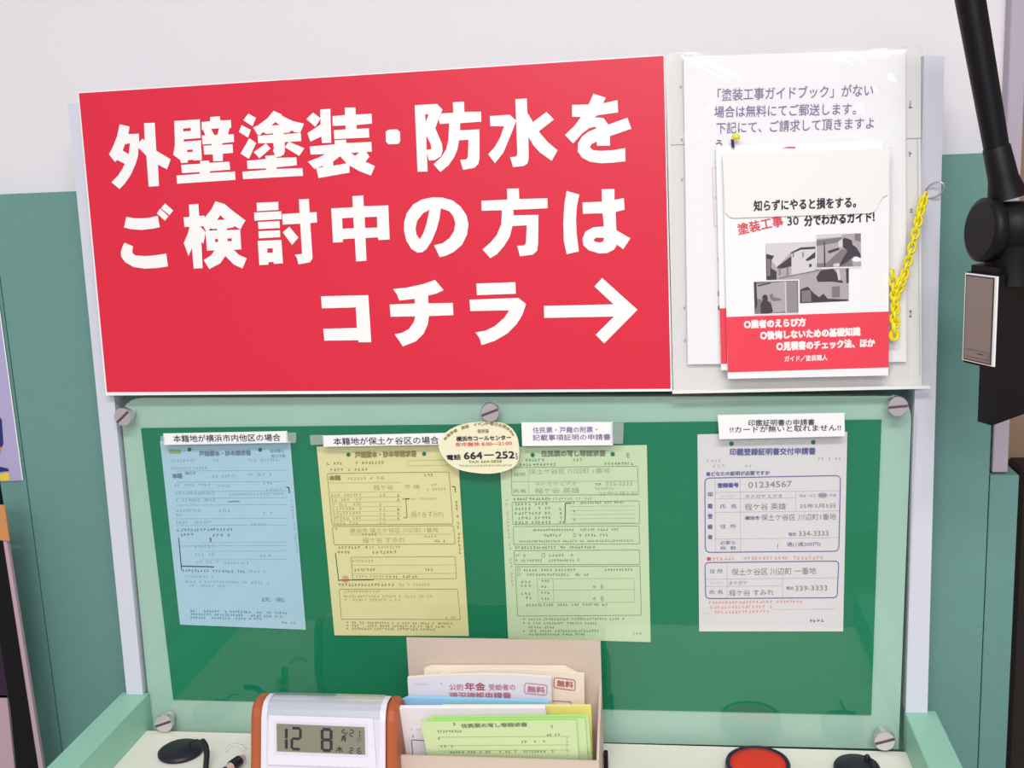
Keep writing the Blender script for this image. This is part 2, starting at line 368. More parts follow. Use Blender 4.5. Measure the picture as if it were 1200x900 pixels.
G(m, *D, [(104,122),(205,115),(210,240),(260,322),(378,233),(444,300),(310,405),(390,500),(475,570),(425,664),(320,590),(265,530),(220,455),(222,640),(212,685),(180,708),(85,720),(58,632),(112,626),(122,600)])
G(m, *D, [(790,73),(900,108),(876,158),(1003,130),(1007,238),(822,264),(800,285),(830,282),(880,288),(900,320),(815,374),(800,364),(750,378),(690,425),(612,512),(540,436),(620,360),(682,278),(604,276),(602,172),(750,168)])
G(m, *D, [(830,282),(880,288),(922,345),(1090,284),(1124,382),(936,446),(936,530),(822,532),(820,495),(775,515),(760,545),(790,570),(860,576),(960,570),(1070,552),(1072,668),(960,680),(860,685),(760,672),(690,635),(652,580),(655,510),(690,450),(750,405),(815,380),(806,340)])
E_ = (130, 230)
for q in ([(135,180),(200,192),(270,194),(340,188),(412,172),(430,272),(370,285),(270,296),(180,290),(115,275)], [(432,108),(505,175),(475,215),(404,152)], [(475,62),(547,125),(515,167),(440,105)], [(120,408),(195,440),(188,475),(190,500),(215,520),(300,526),(380,520),(486,504),(502,616),(400,632),(290,636),(200,622),(125,580),(90,530),(88,490),(100,445)],
          [(686,73),(768,67),(776,172),(822,170),(824,262),(782,266),(820,300),(832,325),(812,418),(795,400),(806,632),(728,636),(712,455),(682,525),(640,410),(675,330),(692,268),(646,270),(638,185),(690,180)]): G(m, *E_, q)
G(m, *E_, [(918,44),(1000,68),(1060,120),(1182,212),(1138,290),(1085,262),(1072,275),(1020,282),(1018,298),(1136,292),(1146,466),(1080,472),(1125,515),(1194,545),(1156,635),(1080,600),(1006,525),(960,590),(865,640),(815,560),(880,520),(912,475),(845,478),(830,302),(935,298),(930,284),(895,290),(878,282),(858,302),(832,300),(815,270),(818,195),(880,120)], [[(932,208),(962,166),(1002,206)],[(914,378),(940,374),(942,402),(916,402)],[(1024,372),(1062,369),(1062,394),(1026,396)]])
F_ = (290, 220)
for q in ([(80,132),(270,124),(273,195),(84,206)], [(58,218),(298,207),(301,276),(62,290)], [(92,302),(282,292),(286,354),(97,364)], [(96,382),(286,374),(288,434),(100,445)], [(368,342),(448,438),(392,502),(310,392)],
          [(452,102),(540,98),(546,218),(608,214),(612,304),(552,312),(572,620),(550,655),(448,674),(435,620),(416,588),(480,582),(464,316),(310,324),(304,232),(458,222)]): G(m, *F_, q)
G(m, *F_, [(90,468),(298,458),(312,665),(232,669),(230,652),(184,654),(186,676),(104,680)], [[(174,534),(222,532),(224,570),(176,573)]])
G(m, *F_, [(736,182),(926,172),(922,74),(1018,67),(1022,162),(1238,155),(1250,455),(1152,460),(1146,436),(1038,442),(1046,642),(954,648),(944,446),(838,452),(840,478),(752,482)], [[(832,268),(930,262),(936,355),(836,360)],[(1030,260),(1138,255),(1142,350),(1034,354)]])
H_ = (460, 215)
G(m, *H_, [(365,543),(440,525),(500,480),(540,420),(552,350),(535,290),(500,245),(425,218),(412,310),(385,410),(345,505),(300,575),(260,605),(220,608),(165,575),(120,500),(100,410),(102,340),(125,260),(180,185),(260,140),(350,122),(440,124),(530,150),(600,205),(650,280),(668,360),(655,450),(610,540),(540,600),(470,635),(415,648)], [[(325,232),(270,260),(215,330),(202,400),(212,450),(240,492),(270,440),(300,350)]])
G(m, *H_, [(780,152),(1008,142),(1006,46),(1110,44),(1114,136),(1361,130),(1363,218),(1062,232),(1064,280),(1282,276),(1280,522),(1272,590),(1235,625),(1120,640),(1095,548),(1155,545),(1172,525),(1180,368),(1055,374),(1030,470),(980,550),(920,620),(860,657),(790,580),(860,520),(915,455),(955,360),(962,236),(784,240)])
I_ = (610, 210)
G(m, *I_, [(405,103),(517,135),(495,240),(488,350),(494,480),(513,635),(405,660),(380,540),(376,380),(385,220)])
G(m, *I_, [(545,204),(715,198),(714,88),(826,86),(826,182),(908,165),(915,268),(836,288),(842,448),(966,520),(902,615),(848,575),(820,620),(760,650),(690,652),(600,625),(552,580),(545,520),(570,460),(640,422),(732,415),(722,300),(548,304)], [[(642,530),(665,514),(735,515),(728,545),(700,556),(655,550)]])
G(m, 370, 320, [(46,204),(462,194),(488,608),(376,608),(374,590),(76,594),(66,490),(362,482),(352,302),(54,310)])
G(m, 370, 320, [(680,140),(800,128),(950,95),(1048,60),(1125,150),(1060,180),(988,198),(990,266),(1205,262),(1210,370),(995,378),(985,450),(950,530),(880,600),(765,645),(730,590),(692,538),(760,525),(820,490),(862,430),(876,380),(658,384),(650,276),(872,268),(868,226),(735,242),(715,190)])
G(m, 520, 320, [(286,92),(630,80),(634,182),(292,194)]); G(m, 520, 320, [(226,234),(656,218),(724,272),(690,370),(640,450),(560,530),(450,595),(332,634),(318,580),(280,522),(370,505),(450,465),(530,395),(576,328),(234,334)])
m.build('lettering', sroot, label='white block lettering in three rows')
m = MB(); G(m, 620, 315, [(130,326),(742,312),(574,155),(642,80),(953,360),(660,656),(585,580),(745,420),(134,432)]); m.build('arrow', sroot, label='white arrow pointing right')
# ------------------------------------------------------------------ forms behind the glass
YF = -.0015
def dots(mb, pts, r=2.3, pl=YF):
    for x, y in pts: mb.disc(x, y, r, r, pl, felt)
m = MB(); m.slab([(187.5, 517), (340, 516), (358.5, 738), (211, 732)], YF, .0005, blue)
m.text('戸籍謄本・抄本請求書', 234, 534.5, 294, 533.5, 6, YF, inkbl, .25); m.text('横浜市', 198.5, 531.5, 212, 531.3, 4.5, YF, stampyg, .4)
dots(m, [(222, 526.8), (304.8, 527.2)])
m.text('証明書は', 317, 530.5, 333, 530.3, 4, YF, inkbl); m.text('窓口で発', 318, 536.5, 334.5, 536.3, 4, YF, inkbl)
for a in ((200, 541.5, 229, 541), (249, 541, 257, 541), (290, 541, 327, 540.5), (200, 550.5, 243, 549.8)): m.micro(*a, 3.2, YF, inkbf)
m.text('本籍', 202.5, 560.5, 213.5, 560.2, 5.5, YF, inkbl, .35); m.text('横浜市', 217, 556.5, 229.5, 556.2, 3.6, YF, inkbl)
for a in ((245, 560, 277, 559, ), (290, 558, 318, 557.5), (204, 570, 215, 570), (217, 570, 247, 569.5), (255, 571, 270, 571), (304, 568, 320, 567.5), (312, 576, 331, 575), (206, 580, 255, 579.5), (268, 581, 333, 580), (206, 588, 253, 587.5), (206, 600, 243, 599.5), (256, 600, 270, 600), (206, 605, 218, 605), (308, 603, 320, 602), (206, 614, 248, 613.5), (294, 616, 312, 616)): m.micro(*a, 3.2, YF, inkbf)
m.lines([(267.5, 588), (281, 587.5)], 1.2, YF, inkbl)
for y in (552, 565, 576, 584, 592, 608, 616, 640): m.line(206, y, 336, y - .8, .5, YF, inkbf)
m.lines([(335.5, 571), (338.3, 571), (339.3, 578)], 1.1, YF, ink); m.micro(207, 753 - 130, 277, 622, 3.4, YF, inkbl, .9); m.micro(211, 628.5, 227, 628.2, 3.6, YF, inkbl); m.micro(249, 629, 274, 628.5, 3.6, YF, inkbl)
m.lines([(209.3, 630), (212.7, 668)], 1.0, YF, ink); m.lines([(213, 663.5), (251, 664.3)], 1.2, YF, ink); m.lines([(246.5, 630), (247, 635)], 1.2, YF, ink)
for a in ((227, 642, 251, 641.5), (228, 651.5, 252, 651), (230, 660.5, 256, 660), (262, 661.5, 292, 661), (304, 653, 318, 652.5)): m.micro(*a, 3.2, YF, inkbf)
for q in (636, 646, 656): m.line(234, q, 337, q - .5, .4, YF, inkbf)
m.micro(213, 670.3, 288, 671.5, 3.2, YF, inkbl); m.micro(290, 671, 312, 671.5, 3, YF, inkbf)
for a in ((216, 677, 251, 677.5), (216, 683, 290, 684), (294, 684.5, 316, 684.8), (218, 688, 264, 688.5)): m.micro(*a, 3, YF, inkbf)
m.text('氏 名', 307, 705, 333, 705.5, 5, YF, inkbl)
for a in ((223, 717, 337, 720), (223, 721, 337, 724), (223, 725, 310, 727), (330, 731, 347, 731.3)): m.micro(*a, 2.8, YF, inkbl, .8)
for i in range(16): m.micro(340 + i * .45, 588 + i * 4, 343 + i * .45, 588 + i * 4, 3, YF, inkbf)
m.build('application_form', label='pale blue application form behind the glass, leftmost of the four', category='form', group='sample application forms behind the glass')

m = MB(); m.slab([(371, 523.5), (536, 520), (549.5, 745.5), (392, 744.5)], YF, .0005, yellow)
m.text('戸籍謄本・抄本等請求書', 416.5, 536.5, 488, 535, 6.8, YF, inky, .35); dots(m, [(408.3, 532.8), (497, 531.8)], 2.5)
for a in ((383, 545, 450, 543.5), (383, 552.5, 431, 551.5)): m.micro(*a, 3.4, YF, inky)
m.rbox([(478, 540), (528, 539), (528, 545), (478, 546)], 1, .5, YF, inkyf)
m.rbox([(383.5, 555), (526, 553), (531, 614), (389, 615)], 2, .7, YF, inky)
m.text('本籍', 386.5, 563, 399, 562.6, 5.5, YF, inky, .45); m.micro(407, 562.5, 452, 561.5, 3.4, YF, inkyf); m.micro(497, 558.5, 511, 558, 3.2, YF, inky)
for y in (566, 577, 583, 588.5, 594, 599.5, 605, 610): m.line(386 + (y - 566) * .08, y, 470, y - .6, .45, YF, inkyf)
for i in range(7): m.micro(388 + i * .5, 582 + i * 5.4, 424, 581.5 + i * 5.4, 3.2, YF, inkyf); m.micro(444, 582 + i * 5.4, 453, 582 + i * 5.4, 3.2, YF, inkyf); m.micro(465, 582 + i * 5.4, 468, 582 + i * 5.4, 3.2, YF, inky)
m.text('程ケ谷', 438, 574.5, 461, 574, 6, YF, inkyf); m.text('芳 雄', 474, 573, 492, 572.5, 5, YF, inkyf); m.micro(497, 570, 513, 569.5, 3, YF, inkyf); m.micro(496, 575, 523, 574.5, 3, YF, inkyf)
m.lines([(471.5, 585), (480, 584.5), (475.5, 584.5), (477, 606.5), (472.5, 606.8)], 1.0, YF, inky); m.micro(482, 586, 516, 585.5, 2.6, YF, inkyf)
m.text('(程ケ谷 すみれ)', 482, 608, 520, 607, 8.5, YF, inkyf)
m.lines([(529.5, 570.2), (533, 570.4), (533.8, 577)], 1.0, YF, ink)
for i in range(17): m.micro(532.5 + i * .33, 586 + i * 4.2, 536 + i * .33, 586 + i * 4.2, 3.4, YF, inky)
m.rbox([(389.5, 617), (531.5, 616), (533.5, 637.5), (391.5, 638.5)], 2, .7, YF, inky)
m.text('横浜市 保土ケ谷区 川辺町 1番地', 410, 625, 514, 624, 6, YF, inkyf); m.micro(392, 621, 400, 621, 3.2, YF, inkyf); m.text('程ケ谷 すみれ', 425, 636.3, 475, 635.5, 6, YF, inkyf)
m.micro(424, 628, 442, 627.8, 2.8, YF, inky); m.micro(497, 630.5, 512, 630, 3, YF, inkyf); m.micro(509, 636, 526, 635.7, 3, YF, inky); m.line(408, 626.5, 530, 626, .45, YF, inkyf)
m.micro(392, 643.5, 431, 643, 3.4, YF, inky, .95); m.micro(432, 643, 470, 642.5, 3, YF, inkyf); m.micro(395, 649, 411, 649, 3.4, YF, inky); m.micro(436, 649, 465, 648.5, 3.4, YF, inky, .95)
m.lines([(393, 648), (397, 681)], .9, YF, ink); m.lines([(397, 680), (438, 679.3)], 1.0, YF, ink); m.disc(404.8, 678.8, 4.5, 4.2, YF, stampo, .0002)
m.rbox([(411.5, 653), (533.5, 652.3), (535, 678), (413.5, 679)], 1, .6, YF, inky); m.line(412, 662.5, 534, 662, .5, YF, inkyf); m.line(413, 672.5, 534, 672, .5, YF, inkyf)
m.micro(412.5, 659, 438, 658.5, 3.2, YF, inkyf); m.micro(414.5, 669.5, 440, 669, 3.2, YF, inky); m.micro(494, 669, 508, 669, 3.2, YF, inky); m.micro(417, 677, 450, 676.7, 3, YF, inkyf); m.micro(452, 677.5, 490, 677, 3.2, YF, inky)
m.micro(396, 687, 462, 687, 3.4, YF, inky, .95); m.micro(464, 687, 504, 686.5, 3, YF, inkyf)
m.rbox([(397.5, 690.5), (536, 690.5), (539.5, 726), (400, 725.5)], 1, .6, YF, inky)
for a in ((400, 694.5, 446, 694.5), (402, 700.3, 507, 700.3), (403, 704.5, 476, 704.5)): m.micro(*a, 3, YF, inkyf)
for a in ((412, 731, 530, 732), (412, 734.5, 531, 736), (412, 738, 510, 739)): m.micro(*a, 2.7, YF, inky, .85); m.disc(407, a[1] - 1.5, .9, .9, YF, inky)
m.micro(522, 725, 534, 725, 2.5, YF, inky)
m.build('application_form', label='yellow application form behind the glass, with a small orange stamp mark', category='form', group='sample application forms behind the glass')

m = MB(); m.slab([(585, 524), (758, 521.5), (762.5, 752.5), (595.5, 748)], YF, .0005, green)
m.text('住民票の写し等請求書', 634.5, 535, 709.5, 534.5, 6.8, YF, inkgr, .35); dots(m, [(624.2, 533.3), (718, 532.3)], 2.6)
m.text('様式', 734, 537, 738, 537, 7, YF, inkgr)
for a in ((611, 541, 638, 540.5), (671, 540.5, 683, 540.3), (608, 546.5, 652, 546), (708, 545, 743, 545)): m.micro(*a, 3.4, YF, inkgr)
m.rbox([(599, 548), (747, 546.3), (748.5, 579.5), (600, 580.5)], 1.5, .6, YF, inkgr); m.line(600, 564.5, 747, 563.5, .5, YF, inkgf); m.line(619, 547.5, 619.5, 580, .4, YF, inkgf)
m.text('住所', 602, 558.3, 616, 558, 4, YF, inkgr); m.text('保土ケ谷区 川辺町 1番地', 620, 556, 715, 554.5, 6.5, YF, inkgf)
m.micro(602, 569, 618, 568.8, 3, YF, inkgf); m.text('ホドガヤ ヒデオ', 627, 569, 676, 568.5, 4.2, YF, inkgf); m.text('氏名', 602, 577.5, 616, 577.3, 4, YF, inkgr); m.text('程ケ谷 英雄', 627, 578.5, 679, 577.8, 6.5, YF, inkgf)
m.micro(697, 569.5, 705, 569.3, 3.4, YF, inkgr); m.text('335-3333', 710, 569.5, 741, 569, 4.8, YF, inkgf); m.micro(697, 574, 720, 573.8, 3, YF, inkgf); m.text('25年3月5日', 702, 581, 746, 580.5, 4.6, YF, inkgf)
m.micro(601, 586.5, 646, 586, 3.4, YF, inkgr, .95); m.micro(647, 586, 695, 585.5, 3, YF, inkgf)
m.rbox([(600, 588.5), (749, 587), (749.5, 613.5), (601, 614.5)], 1.5, .6, YF, inkgr)
for i in range(5): m.micro(603, 592.5 + i * 5.4, 646, 592 + i * 5.4, 3.3, YF, inkgr); m.micro(655, 592.5 + i * 5.4, 659, 592.5 + i * 5.4, 3.3, YF, inkgr); m.line(668, 593.5 + i * 4.8, 745, 593 + i * 4.8, .35, YF, inkgf)
m.lines([(669.5, 589.7), (662.5, 589.8), (662, 612.2), (659.5, 612.3)], 1.0, YF, ink); m.micro(671, 590.8, 731, 590, 2.6, YF, inkgr); m.micro(671, 600.5, 677, 600.5, 3, YF, inkgr); m.micro(671, 610.5, 677, 610.5, 3, YF, inkgr)
m.rbox([(601.5, 617), (749, 616.5), (749.5, 637.5), (602, 638)], 1.5, .6, YF, inkgr)
m.micro(624, 622.5, 725, 622, 2.8, YF, inkgr); m.micro(637, 629, 658, 628.8, 3, YF, inkgr); m.rbox([(672, 625.5), (675, 625.5), (675, 629), (672, 629)], .8, .5, YF, inkgr); m.micro(678, 629, 713, 628.8, 3.2, YF, inkgr); m.micro(608, 635.8, 742, 635, 2.6, YF, inkgr)
m.micro(603, 643.2, 698, 642.8, 3.2, YF, inkgr, .9)
m.rbox([(602.5, 645.3), (749.5, 644.5), (750, 661.5), (603, 661.5)], 1.5, .6, YF, inkgr); m.text('✓', 604, 652.5, 609, 652.5, 4, YF, inkgr); m.micro(613, 652.5, 622, 652.3, 3.2, YF, inkgr); m.rbox([(635, 648.5), (638.5, 648.5), (638.5, 652.5), (635, 652.5)], 1, .5, YF, inkgr); m.micro(643, 652.3, 676, 652, 3.2, YF, inkgr); m.micro(604, 658.3, 680, 658, 2.8, YF, inkgr)
m.rbox([(604, 664), (750, 663.5), (751.5, 721), (606.5, 722)], 1.5, .6, YF, inkgr)
for a in ((613, 669.5, 678, 669.3), (708, 669.3, 742, 669), (614, 675, 690, 674.8), (610, 683.5, 623, 683.5), (610, 688, 623, 688), (610, 697, 623, 697), (616, 702, 624, 702), (613, 710.5, 712, 710)): m.micro(*a, 3, YF, inkgr)
for y in (667.5, 673): m.rbox([(606.5, y - 1.5), (609.5, y - 1.5), (609.5, y + 1.5), (606.5, y + 1.5)], .8, .45, YF, inkgr)
m.rbox([(629.5, 678.3), (743, 677.8), (743.5, 705.8), (631, 706)], .5, .5, YF, inkgf); m.line(630, 691.5, 743, 691, .5, YF, inkgf); m.line(648, 678, 649, 706, .5, YF, inkgf)
for y in (682.5, 689, 696, 703): m.micro(634, y, 645, y, 3, YF, inkgr)
for y in (689, 703): m.disc(696.5, y - 1.5, 1.7, 1.7, YF, inkgf); m.text('男女', 704, y + 1.5, 707.5, y + 1.5, 6, YF, inkgr)
for a in ((619, 727, 732, 726.5), (619, 732, 700, 731.5), (619, 736.5, 650, 736.5), (620, 741, 702, 740.5), (620, 745, 686, 744.5)): m.micro(*a, 2.7, YF, inkgr, .85)
for y in (725.5, 730, 739.5): m.disc(614, y, .9, .9, YF, inkgr)
m.micro(738, 744, 752, 744, 2.6, YF, inkgr)
for i in range(24): m.micro(592 + i * .3, 588 + i * 4.3, 595 + i * .3, 588 + i * 4.3, 3.2, YF, pinkf)
m.build('application_form', label='pale green application form behind the glass, directly above the beige paper holder', category='form', group='sample application forms behind the glass')

m = MB(); m.slab([(817.3, 509), (993, 506), (988, 740), (819.3, 740)], YF, .0005, paperg)
m.text('印鑑登録証明書交付申請書', 855.5, 533.8, 955.5, 532.5, 8, YF, inkb, .25); dots(m, [(857.2, 520), (953, 518.3)], 2.7)
for a in ((828, 542, 846, 541.8), (835, 548, 850, 547.8), (872, 548, 882, 547.8), (958, 539.5, 986, 539)): m.micro(*a, 3.6, YF, inkwf)
m.text('■どなたの証明が必要ですか', 828, 558, 902, 556.5, 5, YF, inkb, .15)
m.rbox([(826, 560.3), (985, 557.3), (983, 646), (826.5, 647.3)], 6, 1.1, YF, inkb)
m.line(838, 560.5, 838.5, 646.5, .5, YF, inkwf); m.line(867.5, 560, 867.8, 646.5, .5, YF, inkwf); m.line(838, 577, 984.5, 575, .5, YF, inkwf); m.line(838, 584.5, 932.5, 583.5, .5, YF, inkwf); m.line(838, 600.5, 984, 598.7, .5, YF, inkwf); m.line(838, 631.8, 983, 630, .5, YF, inkwf); m.line(932.5, 576, 932.7, 599, .5, YF, inkwf)
m.text('登録番号', 841, 571.5, 865.5, 571, 5.2, YF, inkb, .3)
for q, y in zip('印鑑登録者', (582, 595.5, 607.5, 620, 632)): m.text(q, 829.5, y, 835, y, 5.2, YF, inkb, .15)
m.text('フリガナ', 845, 583, 862, 582.7, 3.2, YF, inkwf); m.text('氏  名', 844, 596, 863, 595.7, 5, YF, inkb); m.text('住  所', 844, 619.5, 863, 619.2, 5, YF, inkb); m.text('必要な', 844, 638.3, 862, 638, 4.4, YF, inkb); m.text('枚  数', 844, 644.5, 863, 644.2, 4.4, YF, inkb)
m.text('01234567', 877, 572, 928, 570.5, 7, YF, pencil); m.text('ホドガヤ ヒデオ', 873.5, 584, 917, 583.3, 4.6, YF, pencil); m.text('程ケ谷 英雄', 873, 598, 921, 597, 7.5, YF, pencil)
m.text('明治・大正', 937, 583, 956, 582.7, 3.6, YF, inkw); m.disc(964, 580.5, 5.8, 3.4, YF, inkwf, .00025); m.text('昭和', 960, 582.3, 968, 582.2, 3.6, YF, inkb); m.text('平成', 971.5, 582.3, 980, 582.2, 3.6, YF, inkw); m.text('25年3月5日', 937, 595.7, 979, 595, 5.2, YF, pencil)
m.text('横浜市', 873, 609.5, 890, 609.3, 4.6, YF, inkb, .1); m.text('保土ケ谷区 川辺町1番地', 892, 610.3, 980, 609.3, 7.5, YF, pencil); m.text('電話', 924, 628, 933, 628, 4, YF, inkb); m.text('334-3333', 936, 628.3, 971, 627.8, 5.8, YF, pencil); m.line(912, 637, 910.8, 643, .7, YF, pencil); m.text('通(1通300円)', 922, 641.3, 961.5, 640.8, 5.6, YF, inkb)
m.poly([(828.5, 653), (833, 653), (833, 657), (828.5, 657)], YF, pinkr, k=.0003); m.micro(834.5, 657, 965, 655.5, 4, YF, pinkf, .92)
m.rbox([(826, 659.3), (983, 657.5), (981, 700.5), (827, 701.5)], 5, 1.1, YF, inkb); m.line(827, 679, 981.5, 677, .5, YF, inkwf); m.line(827, 687.3, 917, 686.5, .5, YF, inkwf); m.line(852, 659.5, 852.3, 701, .5, YF, inkwf); m.line(917, 677.5, 917.3, 700.5, .5, YF, inkwf)
m.text('住 所', 831.5, 672, 847, 671.8, 5, YF, inkb); m.text('フリガナ', 831.5, 685, 848, 684.7, 3.4, YF, inkwf); m.text('氏 名', 831.5, 696.5, 847, 696.3, 5, YF, inkb)
m.text('保土ケ谷区 川辺町 一番地', 857.5, 674.5, 956.5, 673, 8, YF, pencil); m.text('ホドガヤ', 854, 685.5, 875.5, 685.2, 4.6, YF, pencil); m.text('程ケ谷 すみれ', 854.5, 698.5, 907, 697.7, 7, YF, pencil); m.text('電話', 921.5, 691.3, 930, 691.2, 4, YF, inkb); m.text('339-3333', 932, 692.5, 969.5, 692, 6, YF, pencil)
for a in ((830, 708, 941, 706.5), (832, 713.5, 905, 712.7), (836.5, 719.3, 902, 718.3)): m.micro(*a, 3.6, YF, pinkf, .92)
m.line(822, 719, 832, 719, .4, YF, inkwf); m.line(905, 714.5, 981, 713.5, .4, YF, inkwf); m.micro(944, 729.5, 966, 729, 3.8, YF, inkb)
m.build('application_form', label='white application form with blue framed boxes behind the glass, rightmost of the four', category='form', group='sample application forms behind the glass')

# ------------------------------------------------------------------ strips and sticker on the glass
YG = -.0147
def strip(q, label, rows, tapes=()):
    m = MB(); m.slab(q, YG, .0005, paperw)
    for t, a, h in rows: m.text(t, *a, h, YG, ink if h > 7.2 else inkl, .06)
    o = m.build('label_strip', label=label, category='label', group='white title strips on the glass')
    for t in tapes:
        mt = MB(); mt.slab(t, YG - .0003, .0002, tapem); mt.build('clear_tape', o, label='piece of clear tape')
strip([(191.3, 508), (336.3, 505.2), (337.3, 518.7), (192.2, 521.4)], 'white title strip on the glass above the blue form', [('本籍地が横浜市内他区の場合', (203.5, 518.2, 329, 516.8), 8.3)], [[(188, 511), (193, 511), (193, 520), (188, 520)], [(335, 507), (347, 507), (347, 519), (335.5, 519)]])
strip([(378, 510.4), (526, 507.3), (527, 520.8), (379, 523.6)], 'white title strip on the glass above the yellow form, its end under the oval sticker', [('本籍地が保土ケ谷区の場合', (391, 521.6, 514.5, 520.1), 8.6)], [[(363, 510), (379.5, 509.6), (380, 521), (364, 521.5)]])
strip([(611, 495), (717.7, 494.5), (718.3, 521.8), (612, 522.8)], 'white two line title strip on the glass above the green form', [('住民票・戸籍の附票・', (624.5, 507.5, 700, 506.8), 6.9), ('記載事項証明の申請書', (624.5, 516.4, 715.5, 515.6), 7.1)], [[(716, 495.5), (731, 495.5), (730, 520), (716, 520)]])
strip([(841, 486.3), (989.5, 483.8), (990.2, 511.2), (843, 514.8)], 'white two line title strip on the glass above the white form, highest of the strips', [('印鑑証明書の申請書', (877, 499.3, 954.5, 498.4), 7.3), ('!!カードが無いと取れません!!', (855.5, 507.3, 985.5, 504.7), 7.4)])
cs = mat('sticker_cream', (240, 234, 200), .5)
m = MB(); OV = [(514, 523), (514.8, 518), (517.5, 512.5), (521.5, 507.5), (527.5, 503.2), (535, 499.5), (542.5, 497.2), (550, 495.6), (565, 494), (580, 494.5), (588, 495.6), (595, 498.3), (600.3, 502.5), (604.3, 508), (606.8, 514), (608, 521), (608.6, 530), (608, 538), (606, 543.5), (601.5, 548), (594, 551.3), (587, 553.5), (580, 554.7), (572, 555.2), (564, 555), (550, 553.3), (542, 551.6), (535, 549.2), (529, 545.8), (523.5, 541), (518.5, 535), (515.5, 529)]
YO = YG - .0016
m.slab(OV, YO, .0008, cs)
m.text('保存版', 559.5, 507.6, 573, 507.3, 4.5, YO, inky, .12); m.text('横浜市コールセンター', 535, 517.2, 599, 515.4, 5.6, YO, ink, .2)
m.text('年中無休 8:00—21:00', 534, 523.7, 600, 521.7, 5, YO, pinkr, .1); m.text('電話', 524, 539.2, 540, 538.6, 6, YO, ink, .22); m.text('664－252', 544, 538.2, 603, 537, 8, YO, ink, .32); m.text('5', 604.8, 538.3, 606.8, 538.2, 7, YO, ink, .1)
m.text('FAX 664-2828', 550, 542.7, 588, 542, 3, YO, inky, .1); m.micro(538, 547.2, 600, 546.5, 2.5, YO, inky, .95, 2)
for i, q in enumerate('コニコニ'): 
    if i % 2 == 0: m.text('・', 583 + i * 4.5, 527.5, 584 + i * 4.5, 527.5, 1.2, YO, inky)
arc = [(521.5, 516.3), (525, 512.6), (528.8, 509.7), (532.7, 507.2), (536.8, 505.2), (541.2, 503.4), (545.8, 502), (550.5, 500.8), (555.2, 499.9), (560, 499.2), (564.8, 498.7), (569.6, 498.5), (574.4, 498.6), (579.2, 499), (584, 499.8), (588.6, 501), (592.8, 502.8), (596.4, 505.2), (599.2, 508), (601.2, 511.5)]
for i, q in enumerate('各種手続・施設・イベント等のお問合せは'):
    if q == '・': continue
    a, b = arc[i], arc[i + 1]; d = .88; m.text(q, a[0], a[1], a[0] + (b[0] - a[0]) * d, a[1] + (b[1] - a[1]) * d, 4, YO, inky, .14)
m.build('oval_sticker', label='cream oval sticker with a telephone number on the glass between yellow and green forms', category='sticker')

# ------------------------------------------------------------------ guide leaflets at the right of the sign
YL = -.0185
root = empty('leaflet_panel', P(935, 458, YL), 'white panel in a clear acrylic sleeve right of the red sign, behind the guide booklets', 'panel')
m = MB(); m.slab([(780, 64), (1079, 55), (1080, 451.5), (789, 458)], YL + .003, .002, plate)
for y in (101, 163, 210, 285, 360, 398): m.micro(794 + (y - 60) * .02, y + 3, 801 + (y - 60) * .02, y + 3, 4, YL + .003, inkw, .7)
for (x, y, h) in ((1064, 127, 9), (1064, 184, 6), (1065, 250, 6), (1064, 372, 9)): m.micro(x, y, x + 6, y, h, YL + .003, inkl, .9, 5)
m.line(786, 170, 803, 169.5, 1.0, YL + .003, inkw); m.line(1062, 162.5, 1081.5, 162, 1.0, YL + .003, inkw); m.line(1075, 162, 1078, 440, .8, YL + .003, inkwf)
m.build('backing_sheet', root, label='white backing card with traces of print at its edges')
m = MB(); m.slab([(779, 62), (1081, 53.5), (1090.5, 455), (788, 461)], YL - .0005, .002, acryl); m.slab([(788, 458), (1090, 452), (1090.5, 455.5), (788, 461.5)], YL - .004, .004, plate); m.build('clear_sleeve', root, label='clear acrylic sleeve')

YN = YL - .0025
nr = MB(); nr.slab([(801, 66), (1061, 58), (1062, 424), (806, 427)], YN, .0006, paperw)
for t, a, h in (('「塗装工事ガイドブック」がない', (841, 118.5, 1023, 112.8), 14.5), ('場合は無料にてご郵送します。', (837, 138, 1003, 134.3), 13.5), ('下記にて、ご請求して頂きますよ', (839.5, 157, 1024, 151), 13.5), ('う', (839, 175, 846, 174.8), 11), ('ク', (841, 308.5, 847, 308.3), 9), ('き', (841, 347, 846, 347), 6.5), ('※', (841, 364, 846, 364), 6.5)): nr.text(t, *a, h, YN, inkl if len(t) > 1 else ink, .1)
nr.lines([(852, 196.5), (834.5, 197), (837, 265.5), (852, 265)], .6, YN, pinkf); nr.line(835.5, 232, 852, 231.5, .5, YN, pinkf)
for y in (210, 242): nr.text('◎', 841, y + 6, 850, y + 6, 11, YN, pinkf)
nr.line(848, 273, 848, 281, 1.2, YN, ink)
notice = nr.build('notice_sheet', label='white notice sheet with lilac printed lines, hanging behind the guide booklets', category='sheet')
m = MB(); NX, NZ = 46, 60; q = [(784, 61.5), (1062, 54), (1066, 446), (789, 456)]
rid = [((814, 76), (855, 98)), ((855, 98), (853, 118)), ((853, 118), (815, 162)), ((994, 73), (1030, 110)), ((1030, 110), (1054, 120)), ((1010, 132), (1053, 167)), ((810, 78), (806, 70)), ((1050, 96), (1054, 100)), ((1030, 68), (1060, 64)), ((800, 170), (830, 166))]
vs = []; fs = []
